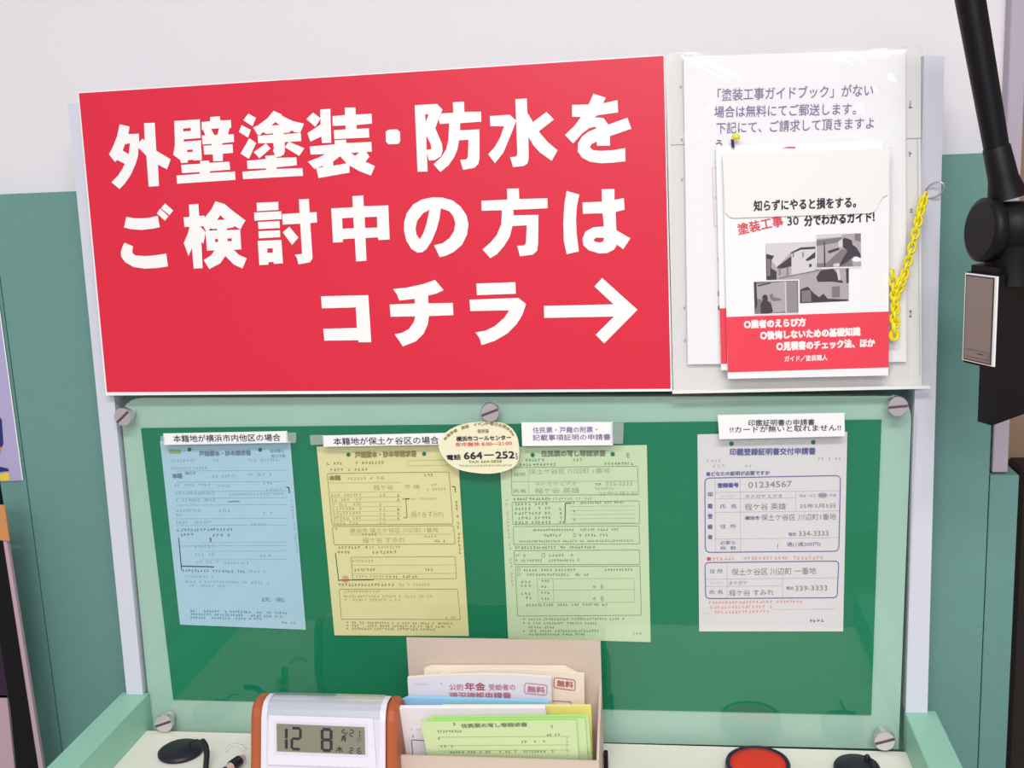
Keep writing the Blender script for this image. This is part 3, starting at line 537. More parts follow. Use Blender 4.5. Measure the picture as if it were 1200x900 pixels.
for j in range(NZ + 1):
    for i in range(NX + 1):
        u = i / NX; v = (j / NZ) ** 1.6
        x = (q[0][0] * (1 - u) + q[1][0] * u) * (1 - v) + (q[3][0] * (1 - u) + q[2][0] * u) * v; y = (q[0][1] * (1 - u) + q[1][1] * u) * (1 - v) + (q[3][1] * (1 - u) + q[2][1] * u) * v
        h = .0006 * math.sin(u * 9 + v * 4)
        for (a, b), (c, d) in rid:
            L2 = (c - a) ** 2 + (d - b) ** 2; t = max(0, min(1, ((x - a) * (c - a) + (y - b) * (d - b)) / L2)); dd = math.hypot(x - a - t * (c - a), y - b - t * (d - b)); h += .0018 * math.exp(-(dd / 5.0) ** 2)
        vs.append(P(x, y, YN - .0022 - h))
for j in range(NZ):
    for i in range(NX): a = j * (NX + 1) + i; fs.append([a, a + NX + 1, a + NX + 2, a + 1])
m.add(vs, fs, film, True); m.build('plastic_film', notice, label='wrinkled clear plastic film')

photo = mat('photo_grey', (176, 168, 172), .5); ph2 = mat('photo_mid', (128, 118, 124), .5); ph3 = mat('photo_dark', (66, 54, 64), .5); ph1 = mat('photo_light', (214, 208, 210), .5)
band = mat('booklet_red', (240, 62, 82), .5)
def booklet(dx, dy, Yb, full, label):
    S = lambda pts: [(x + dx, y + dy) for x, y in pts]
    m = MB(); m.slab(S([(847, 181), (1042.5, 174.5), (1041, 440), (853, 444)]), Yb, .0025, paperw)
    m.poly(S([(851.3, 371.5), (1042.2, 365), (1041.2, 430.5), (853, 436.5)]), Yb, band, k=.0003)
    if not full:
        m.poly([(916, 173.5), (924, 171.8), (932.5, 172.2), (932, 174), (924, 173.6)], Yb, pinkr, k=.0003)
    if full:
        m.text('塗装工事', 866, 275.5, 918.5, 264.5, 13.5, Yb, pinkr, .25); m.text('30', 923, 264.3, 936, 263.3, 9.8, Yb, ink, .15); m.text('分でわかるガイド!', 943, 265, 1024.5, 259.8, 12.2, Yb, ink, .4)
        K = lambda pts, mt, k: m.poly([(860 + x / 6, 250 + y / 6) for x, y in pts], Yb, mt, k=k)
        K([(222, 212), (572, 200), (808, 380), (808, 616), (466, 632), (228, 470)], photo, .0003)
        K([(222, 212), (572, 200), (572, 235), (400, 275), (300, 380), (228, 285)], ph1, .0004)
        K([(228, 285), (284, 300), (264, 330), (262, 385), (300, 410), (300, 466), (228, 468)], ph3, .0005); K([(232, 320), (258, 322), (256, 440), (234, 440)], ph2, .0006)
        K([(400, 275), (470, 240), (572, 234), (572, 250), (470, 256), (404, 284)], ph3, .0005); K([(405, 284), (470, 256), (572, 250), (572, 400), (440, 440), (405, 430)], ph1, .00045)
        K([(300, 380), (405, 300), (405, 372), (320, 392)], ph3, .0005); K([(500, 330), (572, 270), (572, 312), (520, 335)], ph3, .0005); K([(528, 358), (548, 355), (546, 376), (530, 378)], ph3, .0006)
        for x in (322, 376): K([(x - 5, 385), (x + 6, 380), (x + 6, 432), (x - 5, 438)], ph2, .0006)
        for x in (418, 486): K([(x - 5, 275), (x + 5, 270), (x + 5, 305), (x - 5, 310)], ph2, .0006)
        K([(320, 452), (600, 396), (600, 404), (320, 460)], ph2, .0005)
        K([(580, 450), (610, 400), (700, 390), (740, 440), (770, 490), (690, 480), (590, 482)], ph3, .0005); K([(720, 395), (740, 392), (752, 470), (735, 470)], ph1, .0006)
        K([(468, 535), (520, 515), (560, 560), (600, 590), (630, 565), (660, 600), (800, 605), (808, 616), (466, 632)], ph3, .0005); K([(475, 545), (540, 540), (545, 620), (478, 626)], ph2, .0006); K([(690, 515), (745, 512), (745, 590), (690, 590)], ph2, .0005); K([(788, 390), (808, 385), (808, 490), (792, 490)], ph3, .0006)
        K([(574, 136), (902, 134), (904, 382), (576, 390)], white, .0007)
        K([(580, 152), (893, 140), (895, 374), (582, 382)], photo, .0008)
        K([(580, 190), (760, 168), (760, 200), (580, 230)], ph2, .0009); K([(580, 150), (760, 142), (760, 166), (580, 180)], ph1, .0009); K([(632, 200), (640, 200), (644, 376), (634, 376)], ph3, .001)
        K([(582, 352), (650, 350), (760, 250), (800, 260), (840, 370), (582, 382)], ph2, .0009); K([(765, 180), (780, 172), (800, 178), (830, 190), (835, 222), (862, 240), (892, 290), (890, 330), (850, 300), (800, 340), (740, 376), (760, 330), (800, 262), (768, 240)], ph3, .001)
        K([(733, 200), (764, 175), (764, 235), (735, 240)], ph1, .001); K([(832, 330), (842, 308), (868, 304), (894, 318), (894, 336), (850, 342)], white, .0011); K([(700, 355), (740, 348), (745, 374), (700, 376)], ph1, .001); K([(660, 265), (740, 240), (742, 256), (670, 282)], ph3, .001); K([(850, 142), (893, 140), (893, 200), (850, 190)], ph2, .0009)
        K([(136, 476), (460, 464), (463, 704), (138, 716)], white, .0007)
        K([(140, 482), (452, 472), (454, 698), (146, 708)], ph2, .0008); K([(160, 500), (355, 480), (360, 690), (270, 700), (262, 620), (160, 600)], photo, .0009); K([(365, 482), (440, 478), (445, 695), (372, 698)], mat('photo_soft', (150, 140, 148), .5), .0009); K([(356, 480), (366, 480), (372, 698), (362, 698)], ph1, .001)
        K([(140, 482), (158, 482), (165, 640), (146, 700)], ph3, .0009); K([(198, 590), (210, 572), (232, 574), (240, 596), (236, 614), (262, 640), (276, 690), (250, 704), (190, 706), (188, 640), (205, 612)], ph3, .0012); K([(250, 576), (272, 560), (280, 590), (330, 600), (335, 612), (280, 618), (258, 604)], ph2, .0011); K([(168, 505), (260, 486), (260, 494), (170, 515)], ph3, .001)
        m.text('○業者のえらび方', 872.5, 385, 944, 382, 9.3, Yb, white, .5); m.text('○後悔しないための基礎知識', 891.5, 398, 1008, 393.2, 9.6, Yb, white, .5); m.text('○見積書のチェック法、ほか', 910.5, 410.8, 1025, 406.3, 9.6, Yb, white, .5); m.text('ガイド／塗装職人', 919.5, 424, 969.5, 422.3, 6.8, Yb, white, .15)
    o = m.build('guide_booklet', label=label, category='booklet', group='paint guide booklets')
    if full:
        f = MB(); q = [(846.5, 180.5), (1041, 173.8), (1040.5, 228)]
        pts = q + [(1035, 231), (1031, 236.5), (1028.5, 242.5), (1025, 247.5), (1019, 250), (980, 251.3), (859, 255.5), (854.5, 254), (850, 249)]
        f.slab(pts, Yb - .0018, .0005, plate); f.text('知らずにやると損をする。', 883.5, 247.5, 1003, 243, 12.3, Yb - .0018, ink, .3); f.build('cover_flap', o, label='white folded flap with a curved corner')
        s = MB(); s.slab([(1042.5, 172), (1047, 173), (1046, 429), (1042, 441)], Yb, .003, acryl); s.build('clear_pocket', o, label='clear pocket edge')
booklet(-8, -10, YN - .008, False, 'paint guide booklet behind the front one, only its left edge and top showing')
booklet(0, 0, YN - .014, True, 'white and red paint guide booklet with black and white photos, in front')
yel = mat('chain_yellow', (242, 226, 34), .35); m = MB()
m.lathe([(.002, 0), (.0038, .001), (.004, .003), (.0025, .0048)], P(862, 163, YN - .010), (.2, -.3, 1), yel, 16); m.slab([(856.5, 163), (860, 163.5), (861, 173), (857.5, 172.5)], YN - .0115, .002, ink); m.build('yellow_clip', label='small yellow clip at the top left corner of the rear booklet', category='clip')
m = MB(); cc = P(1095.5, 222.5, -.012); rr = .0085; u = Vector((.62, -.55, .56)).normalized(); v = u.cross(Vector((.35, .78, .2))).normalized()
m.tube([cc + (u * math.cos(2 * math.pi * i / 28) * 1.2 + v * math.sin(2 * math.pi * i / 28) * .75) * rr for i in range(28)], .0009, chrome, 8, True); m.build('metal_ring', label='thin metal ring on the right white post', category='ring')
def chain(pts, Y0, n, m):
    for i in range(n):
        t = (i + .5) / n; f = t * (len(pts) - 1); a = int(min(f, len(pts) - 2)); w = f - a
        x = pts[a][0] * (1 - w) + pts[a + 1][0] * w; y = pts[a][1] * (1 - w) + pts[a + 1][1] * w
        d = (P(*pts[a + 1], Y0) - P(*pts[a], Y0)).normalized(); o = P(x, y, Y0); s_ = d.cross(Vector((0, -1, 0))).normalized(); s_ = s_ if i % 2 else (s_ * .45 + Vector((0, -1, 0)) * .9).normalized()
        m.tube([o + d * math.cos(2 * math.pi * k / 12) * .0052 + s_ * math.sin(2 * math.pi * k / 12) * .0034 for k in range(12)], .0013, yel, 6, True)
m = MB(); chain([(1084, 229), (1079, 246), (1074, 268), (1067, 296), (1060, 322), (1054, 336)], -.036, 17, m); chain([(1058, 330), (1050, 346), (1048, 365), (1047, 398)], -.035, 10, m); chain([(1046, 318), (1048, 345), (1050, 372), (1049, 396)], -.036, 10, m)
m.build('plastic_chain', label='yellow plastic link chain hanging from the ring beside the booklets', category='chain')
# ------------------------------------------------------------------ black jointed arm at the right
blk = mat('black_plastic', (11, 8, 12), .5, spec=.25); blk2 = mat('black_metal', (9, 6, 14), .45, spec=.25); gplate = mat('grey_plate', (136, 124, 118), .45)
YA = -.13
root = empty('jointed_arm', P(1170, 430, YA), 'black jointed arm with a box head carrying a grey plate, at the right edge', 'arm')
def wr(x, px): return px * (P(x, 200, YA) - CAM).length / FPX
m = MB(); p0, p1 = P(1130, -40, YA), P(1167.5, 172, YA); p2 = P(1181, 232, YA)
m.tube([p0, p1], [wr(1150, 15.5), wr(1150, 13)], blk2, 20); m.build('arm_tube', root)
m = MB(); m.tube([p1, p1 + (p2 - p1) * .02, p1 + (p2 - p1) * .6, p2], [wr(1150, 13.5), wr(1150, 14.2), wr(1150, 15.5), wr(1150, 21)], blk, 20); m.build('arm_collar', root)
m = MB(); o = P(1188, 268, YA); r = wr(1150, 36)
m.lathe([(r * .3, -r * .95), (r * .75, -r * .7), (r, -r * .2), (r, r * .25), (r * .85, r * .6), (r * .45, r * .8)], o, (0, 0, 1), blk, 28)
m.lathe([(r * .80, 0), (r * .95, .002), (r * .95, .010), (r * .8, .0125)], P(1163, 270, YA - .006), (-1, -.3, .1), blk, 28)
m.lathe([(r * .88, -.02), (r * .8, 0), (r * .9, .02)], P(1187, 305, YA), (0, 0, 1), blk, 24); m.build('swivel_joint', root)
# box head: its near vertical corner is at pixel column 1170, the plate faces the left front
zt = P(1170.5, 323, -.165).z; zb_ = P(1171, 433, -.165).z; c0 = P(1170.5, 323, -.165)
def solveY(x, y, z):
    d = ray(x, y); return (CAM + d * ((z - CAM.z) / d.z)).y
cl = P(1133, 318.5, -.128); cr = P(1210, 313, -.120)
dl = Vector((cl.x - c0.x, cl.y - c0.y, 0)); dr = Vector((cr.x - c0.x, cr.y - c0.y, 0))
m = MB(); ft = [c0, c0 + dl, c0 + dl + dr, c0 + dr]; H = zt - zb_
def prismz(mb, base, z1, z0, mt):
    k = len(base); vs = [Vector((p.x, p.y, z1)) for p in base] + [Vector((p.x, p.y, z0)) for p in base]
    mb.add(vs, [list(range(k)), list(range(2 * k - 1, k - 1, -1))] + [[i, (i + 1) % k, (i + 1) % k + k, i + k] for i in range(k)], mt)
prismz(m, ft, zt, zb_, blk); ins = [c0 * .94 + (c0 + dl + dr) * .06, c0 + dl * .93 + dr * .06, c0 + dl * .93 + dr * .93, c0 + dr * .93 + dl * .06]; prismz(m, ins, zt + .006, zt, blk)
prismz(m, [c0 + dl * .04 + dr * .02, c0 + dl * .5 + dr * .02, c0 + dl * .5 + dr, c0 + dl * .04 + dr], zb_, P(1168, 498, -.16).z, blk); head = m.build('box_head', root)
m = MB(); n = dl.cross(Vector((0, 0, 1))).normalized(); n = n if n.dot(CAM - c0) > 0 else -n; pl = (c0, n)
def pq(u0, u1, v0, v1, k, mt):
    m.add([c0 + dl * u + Vector((0, 0, -H * v)) + n * k for u, v in ((u0, v0), (u1, v0), (u1, v1), (u0, v1))], [[0, 1, 2, 3]], mt)
fr_ = [c0 + dl * u + Vector((0, 0, -H * v)) + n * .0015 for u, v in ((.0, .01), (1, .01), (1, .97), (.0, .97))]; m.slabv(fr_, n, .0015, white)
pq(.07, .97, .025, .96, .0017, ph3); pq(.11, .94, .04, .945, .0019, gplate); pq(.14, .85, .83, .92, .0021, mat('plate_lines', (112, 100, 96), .5)); pq(.16, .83, .84, .91, .0023, gplate); pq(.3, .5, .86, .87, .0025, ph3); pq(.18, .28, .85, .9, .0025, ph2)
m.build('grey_plate', head, label='grey plate with a white rim')

# ------------------------------------------------------------------ left edge: poster and dark stand
pl_l = mat('poster_lilac', (178, 170, 208), .5); navy = mat('poster_navy', (40, 40, 110), .5); org = mat('poster_orange', (206, 140, 84), .5); ylw = mat('poster_yellow', (236, 206, 70), .5)
m = MB(); YW = .048; m.slab([(-60, 340), (-3.5, 340), (27, 563), (-60, 568)], YW, .0006, pl_l); m.lines([(-3.8, 340), (26.6, 563)], 1.2, YW, white)
m.poly([(-60, 480), (-12, 470), (2, 492), (4, 520), (-8, 545), (-60, 550)], YW, navy, k=.0003); m.poly([(-60, 535), (-4, 546), (9, 549), (11, 552), (-60, 560)], YW, navy, k=.0004); m.poly([(-60, 500), (-20, 505), (2, 525), (-2, 538), (-60, 540)], YW, org, k=.0005); m.poly([(-60, 556), (-2, 556), (10, 553.5), (12, 563), (-60, 565)], YW, ylw, k=.0006)
m.build('wall_poster', label='lilac poster with dark blue and yellow shapes at the left edge of the partition', category='poster')
rim = mat('stand_rim', (190, 160, 172), .5)
YD = -.02; root = empty('display_stand', (P(20, 800, YD).x - .02, YD, 0), 'black leaning display stand with a pinkish rim in the lower left corner', 'stand')
def lean(pts, Y, t, mt, ms=None):
    m = MB(); m.slab(pts, Y, t, mt, ms); return m
lean([(-8, 560), (3, 632), (58, 984), (27, 984), (12, 830), (-8, 700)], YD, .012, blk).build('stand_leg', root, label='black leaning leg')
lean([(2, 618), (7, 627), (64, 984), (58, 984), (2.5, 632)], YD + .0005, .005, rim).build('edge_strip', root, label='pinkish edge strip')
lean([(-60, 812), (8, 815), (26, 984), (-60, 984)], YD + .012, .006, rim).build('lower_panel', root, label='pinkish grey lower panel')
lean([(-60, 640), (1, 640), (11, 818), (-60, 816)], YD + .012, .006, mat('stand_dark', (38, 20, 44), .5)).build('upper_panel', root, label='dark purple upper panel')
lean([(-40, 590), (5, 592), (11, 634), (-40, 630)], YD - .002, .002, org).build('orange_card', root, label='orange card')

# ------------------------------------------------------------------ clock on the counter
wood = mat('wood_orange', (172, 86, 44), .45, mottle=.12, mscale=40); silver = mat('silver_plastic', (226, 222, 234), .3, .2); silver2 = mat('silver_light', (224, 221, 232), .25); lcd = mat('lcd_grey', (130, 130, 110), .3); seg = mat('lcd_ink', (36, 36, 44), .5); clr = clear('clock_cover', (.92, .94, .95, 1), 2.0, .03, .12)
yc = -.125; F0 = yc - .033
xL = P(288, 860, F0).x; xR = P(461, 866, F0).x; zt = P(380, 819, yc).z; hC = zt - ZC
prof = [(-.024, 0), (-.0325, .30), (-.031, .36), (-.017, .86), (-.012, .95), (-.006, .99), (.002, 1), (.012, .99), (.02, .93), (.026, .84), (.036, .42), (.036, .34), (.026, 0)]
pr = lambda s, dz=0: [(yc + y * s, ZC + z * hC * (s if dz else 1) + dz) for y, z in prof]
root = empty('desk_clock', ((xL + xR) / 2, yc, ZC), 'silver digital clock with orange wooden ends on the cream counter', 'clock')
cw = .0115
def cap(x0, x1):
    m = MB(); b = .003; m.prism(pr(1), x0 + b, x1 - b, wood)
    inner = [(yc + y * .92, ZC + hC * (.5 + (z - .5) * .95)) for y, z in prof]
    k = len(prof); 
    for xa, xb in ((x0 + b, x0), (x1 - b, x1)):
        vs = [(xa, y, z) for y, z in pr(1)] + [(xb, y, z) for y, z in inner]; m.add(vs, [[i, (i + 1) % k, (i + 1) % k + k, i + k] for i in range(k)] + [list(range(k, 2 * k))], wood)
    m.build('end_cap', root, label='orange wooden end')
cap(xL, xL + cw); cap(xR - cw, xR)
m = MB(); inner = [(yc + y * .97, ZC + hC * (.5 + (z - .5) * .975)) for y, z in prof]; m.prism(inner, xL + cw, xR - cw, silver)
for x in (xL + cw, xR - cw - .006): m.prism([(yc + y, ZC + hC * (.5 + (z - .5) * .995)) for y, z in prof], x, x + .006, silver2)
body = m.build('clock_body', root, label='silver body')
a_, b_ = inner[2], inner[3]; pc = plane3(Vector((xL, a_[0], a_[1])), Vector((xR, a_[0], a_[1])), Vector((xL, b_[0], b_[1])))
m = MB(); bz = [(315, 838), (437, 842), (441, 900), (314, 896)]; m.slab(bz, off(pc, .003), .003, silver2); lq = [(324, 848), (427.3, 852.3), (428, 884.5), (324.5, 880.5)]
m.poly([(321, 845), (430.5, 849.5), (431, 888), (321.5, 884)], off(pc, .0032), silver, k=0); m.build('bezel', body, label='bright silver bezel')
m = MB(); q = off(pc, .0035); m.poly(lq, q, lcd)
def seg7(d, x, y, w, h, t, sl=.04):
    on = {'0': 'abcdef', '1': 'bc', '2': 'abged', '5': 'afgcd', '6': 'afgedc', '8': 'abcdefg'}[d]; mx = y + h / 2
    L = {'a': (x, y, x + w, y), 'b': (x + w, y, x + w, mx), 'c': (x + w, mx, x + w, y + h), 'd': (x, y + h, x + w, y + h), 'e': (x, mx, x, y + h), 'f': (x, y, x, mx), 'g': (x, mx, x + w, mx)}
    for s in on:
        x0, y0, x1, y1 = L[s]; g = .6
        if s in 'adg': m.line(x0 + g, y0 + sl * (x0 - 324), x1 - g, y1 + sl * (x1 - 324), t, q, seg)
        else: m.line(x0, y0 + g + sl * (x0 - 324), x1, y1 - g + sl * (x1 - 324), t, q, seg)
seg7('1', 326, 853, 9.5, 24.5, 3.2); seg7('2', 342, 852.5, 10, 24.5, 3.0); seg7('8', 377.5, 852.5, 10.5, 24.5, 3.4)
seg7('5', 401, 852, 4, 7.5, 1.2); seg7('2', 410, 852, 4, 7.5, 1.2); seg7('1', 417.5, 852, 4, 7.5, 1.2); seg7('2', 409.5, 873, 4, 6.5, 1.1); seg7('6', 419, 873, 4, 6.5, 1.1)
m.line(405.7, 859, 408, 859, 1, q, seg); m.text('月', 399.5, 868.5, 405, 868.7, 5, q, seg, .2); m.text('日', 418, 869.5, 423, 869.7, 5, q, inkg, .2); m.text('木', 393.5, 881.5, 402, 881.9, 7, q, seg, .1)
for x, y in ((354.5, 877.5), (355, 861), (391, 879)): m.line(x, y, x + 1.6, y, 1.6, q, inkg)
m.build('display', body, label='grey liquid crystal display with dark digits')
m = MB(); cov = [(y * 1.0, z) for y, z in [(yc - .0175, ZC + hC * .86), (yc - .0125, ZC + hC * .965), (yc - .006, ZC + hC * 1.005), (yc + .002, ZC + hC * 1.015), (yc + .012, ZC + hC * 1.0), (yc + .012, ZC + hC * .985), (yc - .006, ZC + hC * .985), (yc - .0115, ZC + hC * .945), (yc - .0165, ZC + hC * .85)]]
m.prism(cov, xL + cw + .006, xR - cw - .006, clr); m.build('top_button', body, label='clear snooze bar along the top')

# ------------------------------------------------------------------ beige holder and its papers
beige = mat('holder_beige', (204, 186, 172), .7, bump=.2, bscale=400)
YB = -.062; YFt = -.132; xb0, xb1 = P(477, 760, YB).x, P(700, 760, YB).x; ztop = P(590, 749.5, YB).z; zl = P(590, 887.5, YFt).z
x0, x1 = P(471, 889, YFt).x, P(702, 889, YFt).x; x0 = min(x0, xb0); x1 = max(x1, xb1)
root = empty('paper_holder', ((x0 + x1) / 2, (YB + YFt) / 2, ZC), 'beige cardboard paper holder full of coloured forms, standing right of the clock', 'holder')
m = MB(); m.box((x0, YB, ZC), (x1, YB + .0025, ztop), beige); m.build('back_panel', root)
m = MB(); m.box((x0, YFt - .0025, ZC), (x1, YFt, zl), beige); m.build('front_panel', root)
m = MB(); m.box((x0 + .0025, YFt, ZC), (x1 - .0025, YB, ZC + .003), beige); m.build('bottom_panel', root)
for xa in (x0, x1 - .0025):
    m = MB(); yz = [(YFt, ZC), (YB, ZC), (YB, zl + (.045 if xa > x0 else -.006)), (YFt + .02, zl + (.016 if xa > x0 else -.006)), (YFt, zl - (0 if xa > x0 else .006))]; m.prism(yz, xa, xa + .0025, beige); m.build('side_panel', root)
m = MB(); m.box((x1 + .001, YB - .02, ZC), (x1 + .0055, YB - .012, ZC + .026), blk, .001); m.build('rear_clip', root, label='black clip at the right side')
def lp(Y0, slope):            # plane leaning towards the viewer with height, Y0 at the front lip's height
    n = Vector((0, -1, -slope)).normalized(); return (Vector((0, Y0, zl)), n)
ccream = mat('paper_cream', (246, 236, 214), .75); cbeige = mat('paper_beige', (238, 222, 208), .75); clav = mat('paper_lavender', (226, 222, 230), .75); cblue = mat('paper_skyblue', (150, 206, 240), .75); cyel = mat('paper_lemon', (240, 226, 130), .75); cwht = mat('paper_bright', (240, 236, 242), .75); cgrn = mat('paper_leaf', (210, 230, 176), .75); cgrn2 = mat('paper_leaf_bright', (160, 232, 110), .75); wine = mat('ink_wine', (172, 82, 98), .7); inkp = mat('ink_pink', (190, 120, 140), .7)
m = MB(); pl = lp(-.068, 0); m.slab([(497, 783.5), (505, 781), (662, 781.5), (666, 784), (676, 789), (680, foot(680, pl)), (497, foot(497, pl))], pl, .004, ccream); m.build('form_sheaf', label='sheaf of cream forms at the back of the beige holder', category='sheaf', group='form sheaves in the beige holder')
m = MB(); pl = lp(-.076, .02); m.slab([(516, 790), (540, 786.5), (570, 784.5), (610, 784.3), (650, 786.5), (684.5, 790.5), (686, foot(686, pl)), (516, foot(516, pl))], pl, .004, cbeige, ccream)
m.rbox([(649.5, 794), (674, 797), (674, 809.5), (649, 806)], 3, 1.0, pl, wine); m.text('無料', 652.5, 804.5, 671.5, 806.5, 7.6, pl, wine, .2); m.lines([(640, 821), (669, 822.5), (669.5, 828)], 1.3, pl, inkp); m.build('form_sheaf', label='sheaf of beige forms with a red boxed stamp, second from the back of the holder', category='sheaf', group='form sheaves in the beige holder')
m = MB(); pl = lp(-.086, .05); m.slab([(477.5, 794.5), (500, 792.5), (560, 790.5), (600, 791), (646, 794), (648, foot(648, pl)), (483, foot(483, pl))], pl, .004, clav, ccream)
m.text('公的', 527, 808.5, 543, 808.5, 7, pl, inkp, .1); m.text('年金', 545.5, 809, 569, 809, 9, pl, wine, .25); m.text('受給者の', 573, 808.7, 604, 808.7, 7, pl, inkp, .1); m.text('現況確認申請書', 527, 819, 599, 819, 7.5, pl, inkp, .25); m.rbox([(615, 800.5), (641, 803), (641, 815), (614.5, 812.5)], 3, 1.0, pl, inkp); m.text('無料', 618, 811, 638.5, 812.6, 7.4, pl, inkp, .3); m.micro(485, 803, 500, 803, 2.5, pl, inkwf); m.micro(515, 803, 520, 803, 3, pl, inkwf); m.build('form_sheaf', label='sheaf of pale lavender forms with pink print, in front of the beige ones', category='sheaf', group='form sheaves in the beige holder')
m = MB(); pl = lp(-.096, .12); m.slab([(470.5, 821), (477, 818), (560, 819.5), (642, 823), (644.5, 826), (645, foot(645, pl)), (480, foot(480, pl))], pl, .004, cblue); m.micro(482, 829.5, 512, 829.5, 2.5, pl, inkb, .95); m.build('form_sheaf', label='sheaf of sky blue forms standing in the middle of the beige holder', category='sheaf', group='form sheaves in the beige holder')
m = MB(); pl = lp(-.104, .15); m.slab([(518, 828), (692.5, 828), (696, foot(696, pl)), (524, foot(524, pl))], pl, .004, cyel); m.build('form_sheaf', label='sheaf of yellow forms showing at the right end of the beige holder', category='sheaf', group='form sheaves in the beige holder')
m = MB(); pl = lp(-.115, .25); m.slab([(462, 832.5), (466, 830.3), (639, 830), (640, 836), (640, foot(640, pl)), (476.5, foot(476.5, pl))], pl, .005, cwht); m.micro(481, 856, 500, 856, 2.5, pl, inkwf); m.micro(482.5, 864.5, 487, 864.5, 2.8, pl, inkb); m.lines([(484, 890), (482.2, 867), (500, 868)], 1.0, pl, inkb); m.micro(497, 873, 503, 872, 4, pl, inkwf); m.build('form_sheaf', label='sheaf of white forms showing at the left end of the beige holder', category='sheaf', group='form sheaves in the beige holder')
m = MB(); pl = lp(-.1235, .35)
pl = lp(-.1215, .35)
GQ = [((506, 841), (689.5, 838.5), (696, foot(696, pl)), (520, foot(520, pl)), 'rearmost light green form in the beige holder, a strip at the top showing'), ((500, 843.5), (685.5, 842), (691, foot(691, pl)), (515, foot(515, pl)), 'middle light green form in the beige holder'), ((492.5, 846), (675, 844.5), (680.5, foot(680.5, pl)), (507, foot(507, pl)), 'front light green form with print, against the lip of the beige holder')]
for i, (a, b, c, d, lab) in enumerate(GQ):
    pl = lp(-.1215 - i * .0028, .35); m = MB(); m.slab([a, b, c, d], pl, .0016, cgrn, cgrn2)
    if i == 2:
        m.text('住民票の写し等請求書', 541, 853, 618, 851.5, 4.6, pl, inkgr, .2); m.micro(530, 851, 536, 851, 4, pl, inkgr)
        m.micro(512, 859, 545, 858.5, 3, pl, inkgr)
        for y in (864, 874, 880): m.line(512 + (y - 864) * .15, y, 668, y - 1, .4, pl, inkgf)
        for a_ in ((513, 867, 530, 867), (516, 876, 532, 876), (611, 871, 640, 870), (527, 883, 575, 882.5), (585, 882.5, 650, 882), (645, 853, 650, 853), (640, 863, 660, 862)): m.micro(*a_, 3, pl, inkgr, .7)
        for k in range(6): m.micro(663, 866 + k * 4, 667, 866 + k * 4, 2.6, pl, pinkf)
    m.build('green_form', label=lab, category='form', group='light green forms in the beige holder')

# ------------------------------------------------------------------ pens, discs and the ink pad on the counter
def atz(x, y, z): d = ray(x, y); return CAM + d * ((z - CAM.z) / d.z)
def coil(m, pts, r, R, turns, mt):
    N = turns * 9; out = []
    L = [0]
    for i in range(1, len(pts)): L.append(L[-1] + (pts[i] - pts[i - 1]).length)
    def at(s):
        for i in range(1, len(pts)):
            if s <= L[i] or i == len(pts) - 1: return pts[i - 1].lerp(pts[i], (s - L[i - 1]) / (L[i] - L[i - 1])), (pts[i] - pts[i - 1]).normalized()
    for k in range(N + 1):
        p, t = at(L[-1] * k / N); u = t.orthogonal().normalized() if False else t.cross(Vector((0, 0, 1))).normalized(); w = u.cross(t); a = 2 * math.pi * k / 9
        out.append(p + u * math.cos(a) * R + w * math.sin(a) * R)
    m.tube(out, r, mt, 6)
rubber = mat('black_rubber', (26, 18, 38), .45)
root = empty('pen_base', atz(212, 882, ZC), 'black round pen base with a coiled cord, left of the clock', 'pen base')
m = MB(); o = atz(212, 882.5, ZC); m.lathe([(.0235, 0), (.025, .001), (.025, .004), (.021, .0065), (.006, .0075), (.004, .0078)], o, (0, 0, 1), rubber, 36); m.build('base_disc', root)
m = MB(); pts = [P(227, 873, o.y - .006), P(231, 866.5, o.y - .01), P(237, 868, o.y - .016), P(241, 874, o.y - .022), P(242.5, 884, o.y - .03), P(241, 900, o.y - .04), P(238, 925, o.y - .055)]
m.tube([o + Vector((.012, -.004, .005)), o + Vector((.013, 0, .014)), P(231, 866.5, o.y - .006), P(236, 869, o.y - .008)], .0008, rubber, 8); coil(m, pts[2:], .0009, .0026, 26, rubber); m.tube(pts[2:], .0024, rubber, 8); m.build('coiled_cord', root)
pclr = clear('pen_clear', (.9, .86, .84, 1), 1.6, .05, .25); tan = mat('pen_tan', (206, 180, 170), .4)
a = atz(262, 905, ZC + .009); b = atz(306, 872, ZC + .009); dv = (b - a).normalized()
root = empty('ballpoint_pen', a.lerp(b, .5) - Vector((0, 0, .009)), 'clear and black ballpoint pen lying against the left end of the clock', 'pen')
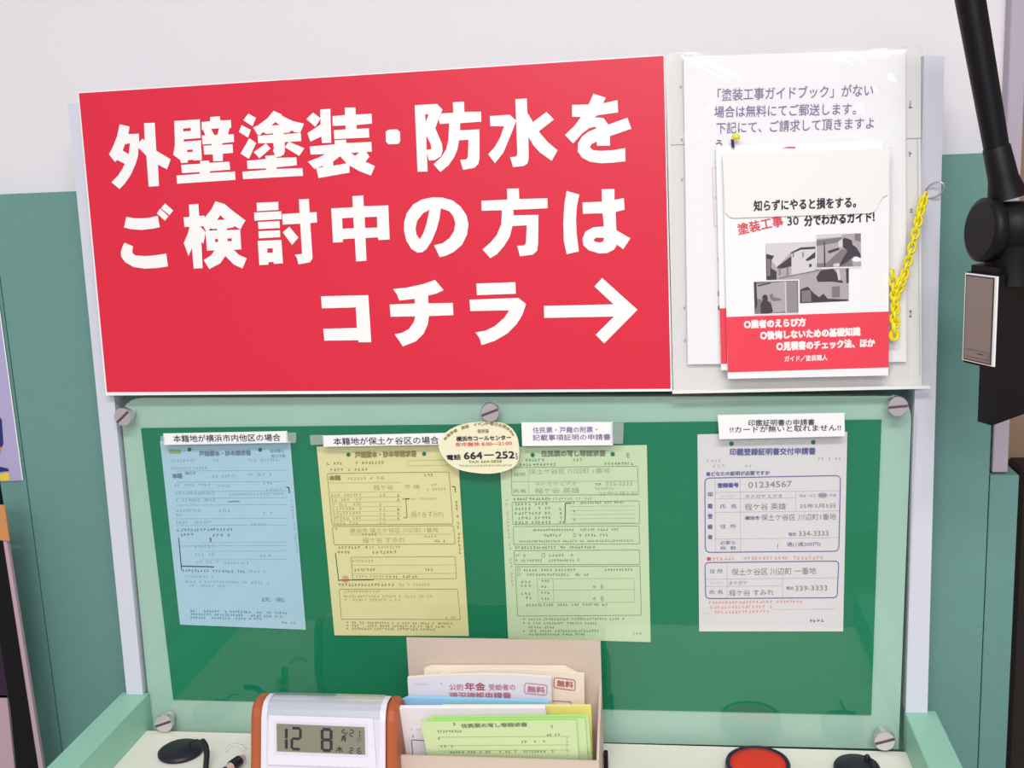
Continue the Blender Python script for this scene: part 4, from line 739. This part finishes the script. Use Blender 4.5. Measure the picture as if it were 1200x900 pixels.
m = MB(); m.tube([a - dv * .05, a + dv * .004], [.0045, .0045], rubber, 14); m.tube([a + dv * .012, a + dv * .014, a + dv * .026], [.0058, .0062, .0058], rubber, 14); m.build('grip', root, label='black grip')
m = MB(); m.tube([a + dv * .004, a + dv * .012], [.0045, .0052], tan, 14); m.build('collar', root, label='tan collar')
m = MB(); m.tube([a + dv * .026, a + dv * .034], [.0055, .003], tan, 14); m.build('tip', root, label='tan tip')
m = MB(); kn = [P(284, 889, -.12) + Vector((-.006 + .012 * math.cos(t), 0, .004 + .012 * math.sin(t))) for t in (2.8, 2.2, 1.6, 1.0, .5)]; m.tube(kn, .0022, pclr, 10); m.build('clear_clip', root, label='clear curved clip')
inkpad = mat('stamp_red', (226, 52, 30), .65, bump=.4, bscale=500); rimp = mat('pad_rim', (40, 24, 60), .35)
o = atz(888, 905, ZC); root = empty('stamp_pad', o, 'round red stamp ink pad with a dark rim at the front of the counter', 'ink pad')
m = MB(); R = .0335; m.lathe([(R * .96, 0), (R, .002), (R, .010), (R * .97, .0125), (R * .9, .0125), (R * .86, .0105)], o, (0, 0, 1), rimp, 48); m.build('case', root, label='dark round case')
m = MB(); m.lathe([(R * .87, .009), (R * .85, .0118), (R * .6, .0125), (R * .2, .0128)], o, (0, 0, 1), inkpad, 48); m.build('red_pad', root, label='red ink surface')
o = atz(1004, 907, ZC); root = empty('round_cap', o, 'small black round pen base right of the red stamp pad', 'pen base')
m = MB(); R = .0235; m.lathe([(R * .97, 0), (R, .001), (R, .008), (R * .94, .0105), (R * .5, .0115), (R * .2, .0118)], o, (0, 0, 1), rubber, 36); m.build('base_disc', root)
m = MB(); m.lathe([(.003, 0), (.0032, .006), (.002, .0078)], o + Vector((.012, .010, .0085)), (0, 0, 1), rubber, 14); m.tube([o + Vector((.012, .010, .013)), o + Vector((.016, .002, .0145)), o + Vector((.014, -.012, .013)), o + Vector((.009, -.03, .004)), o + Vector((.006, -.06, .003))], .0012, rubber, 8); m.build('cord_stud', root)
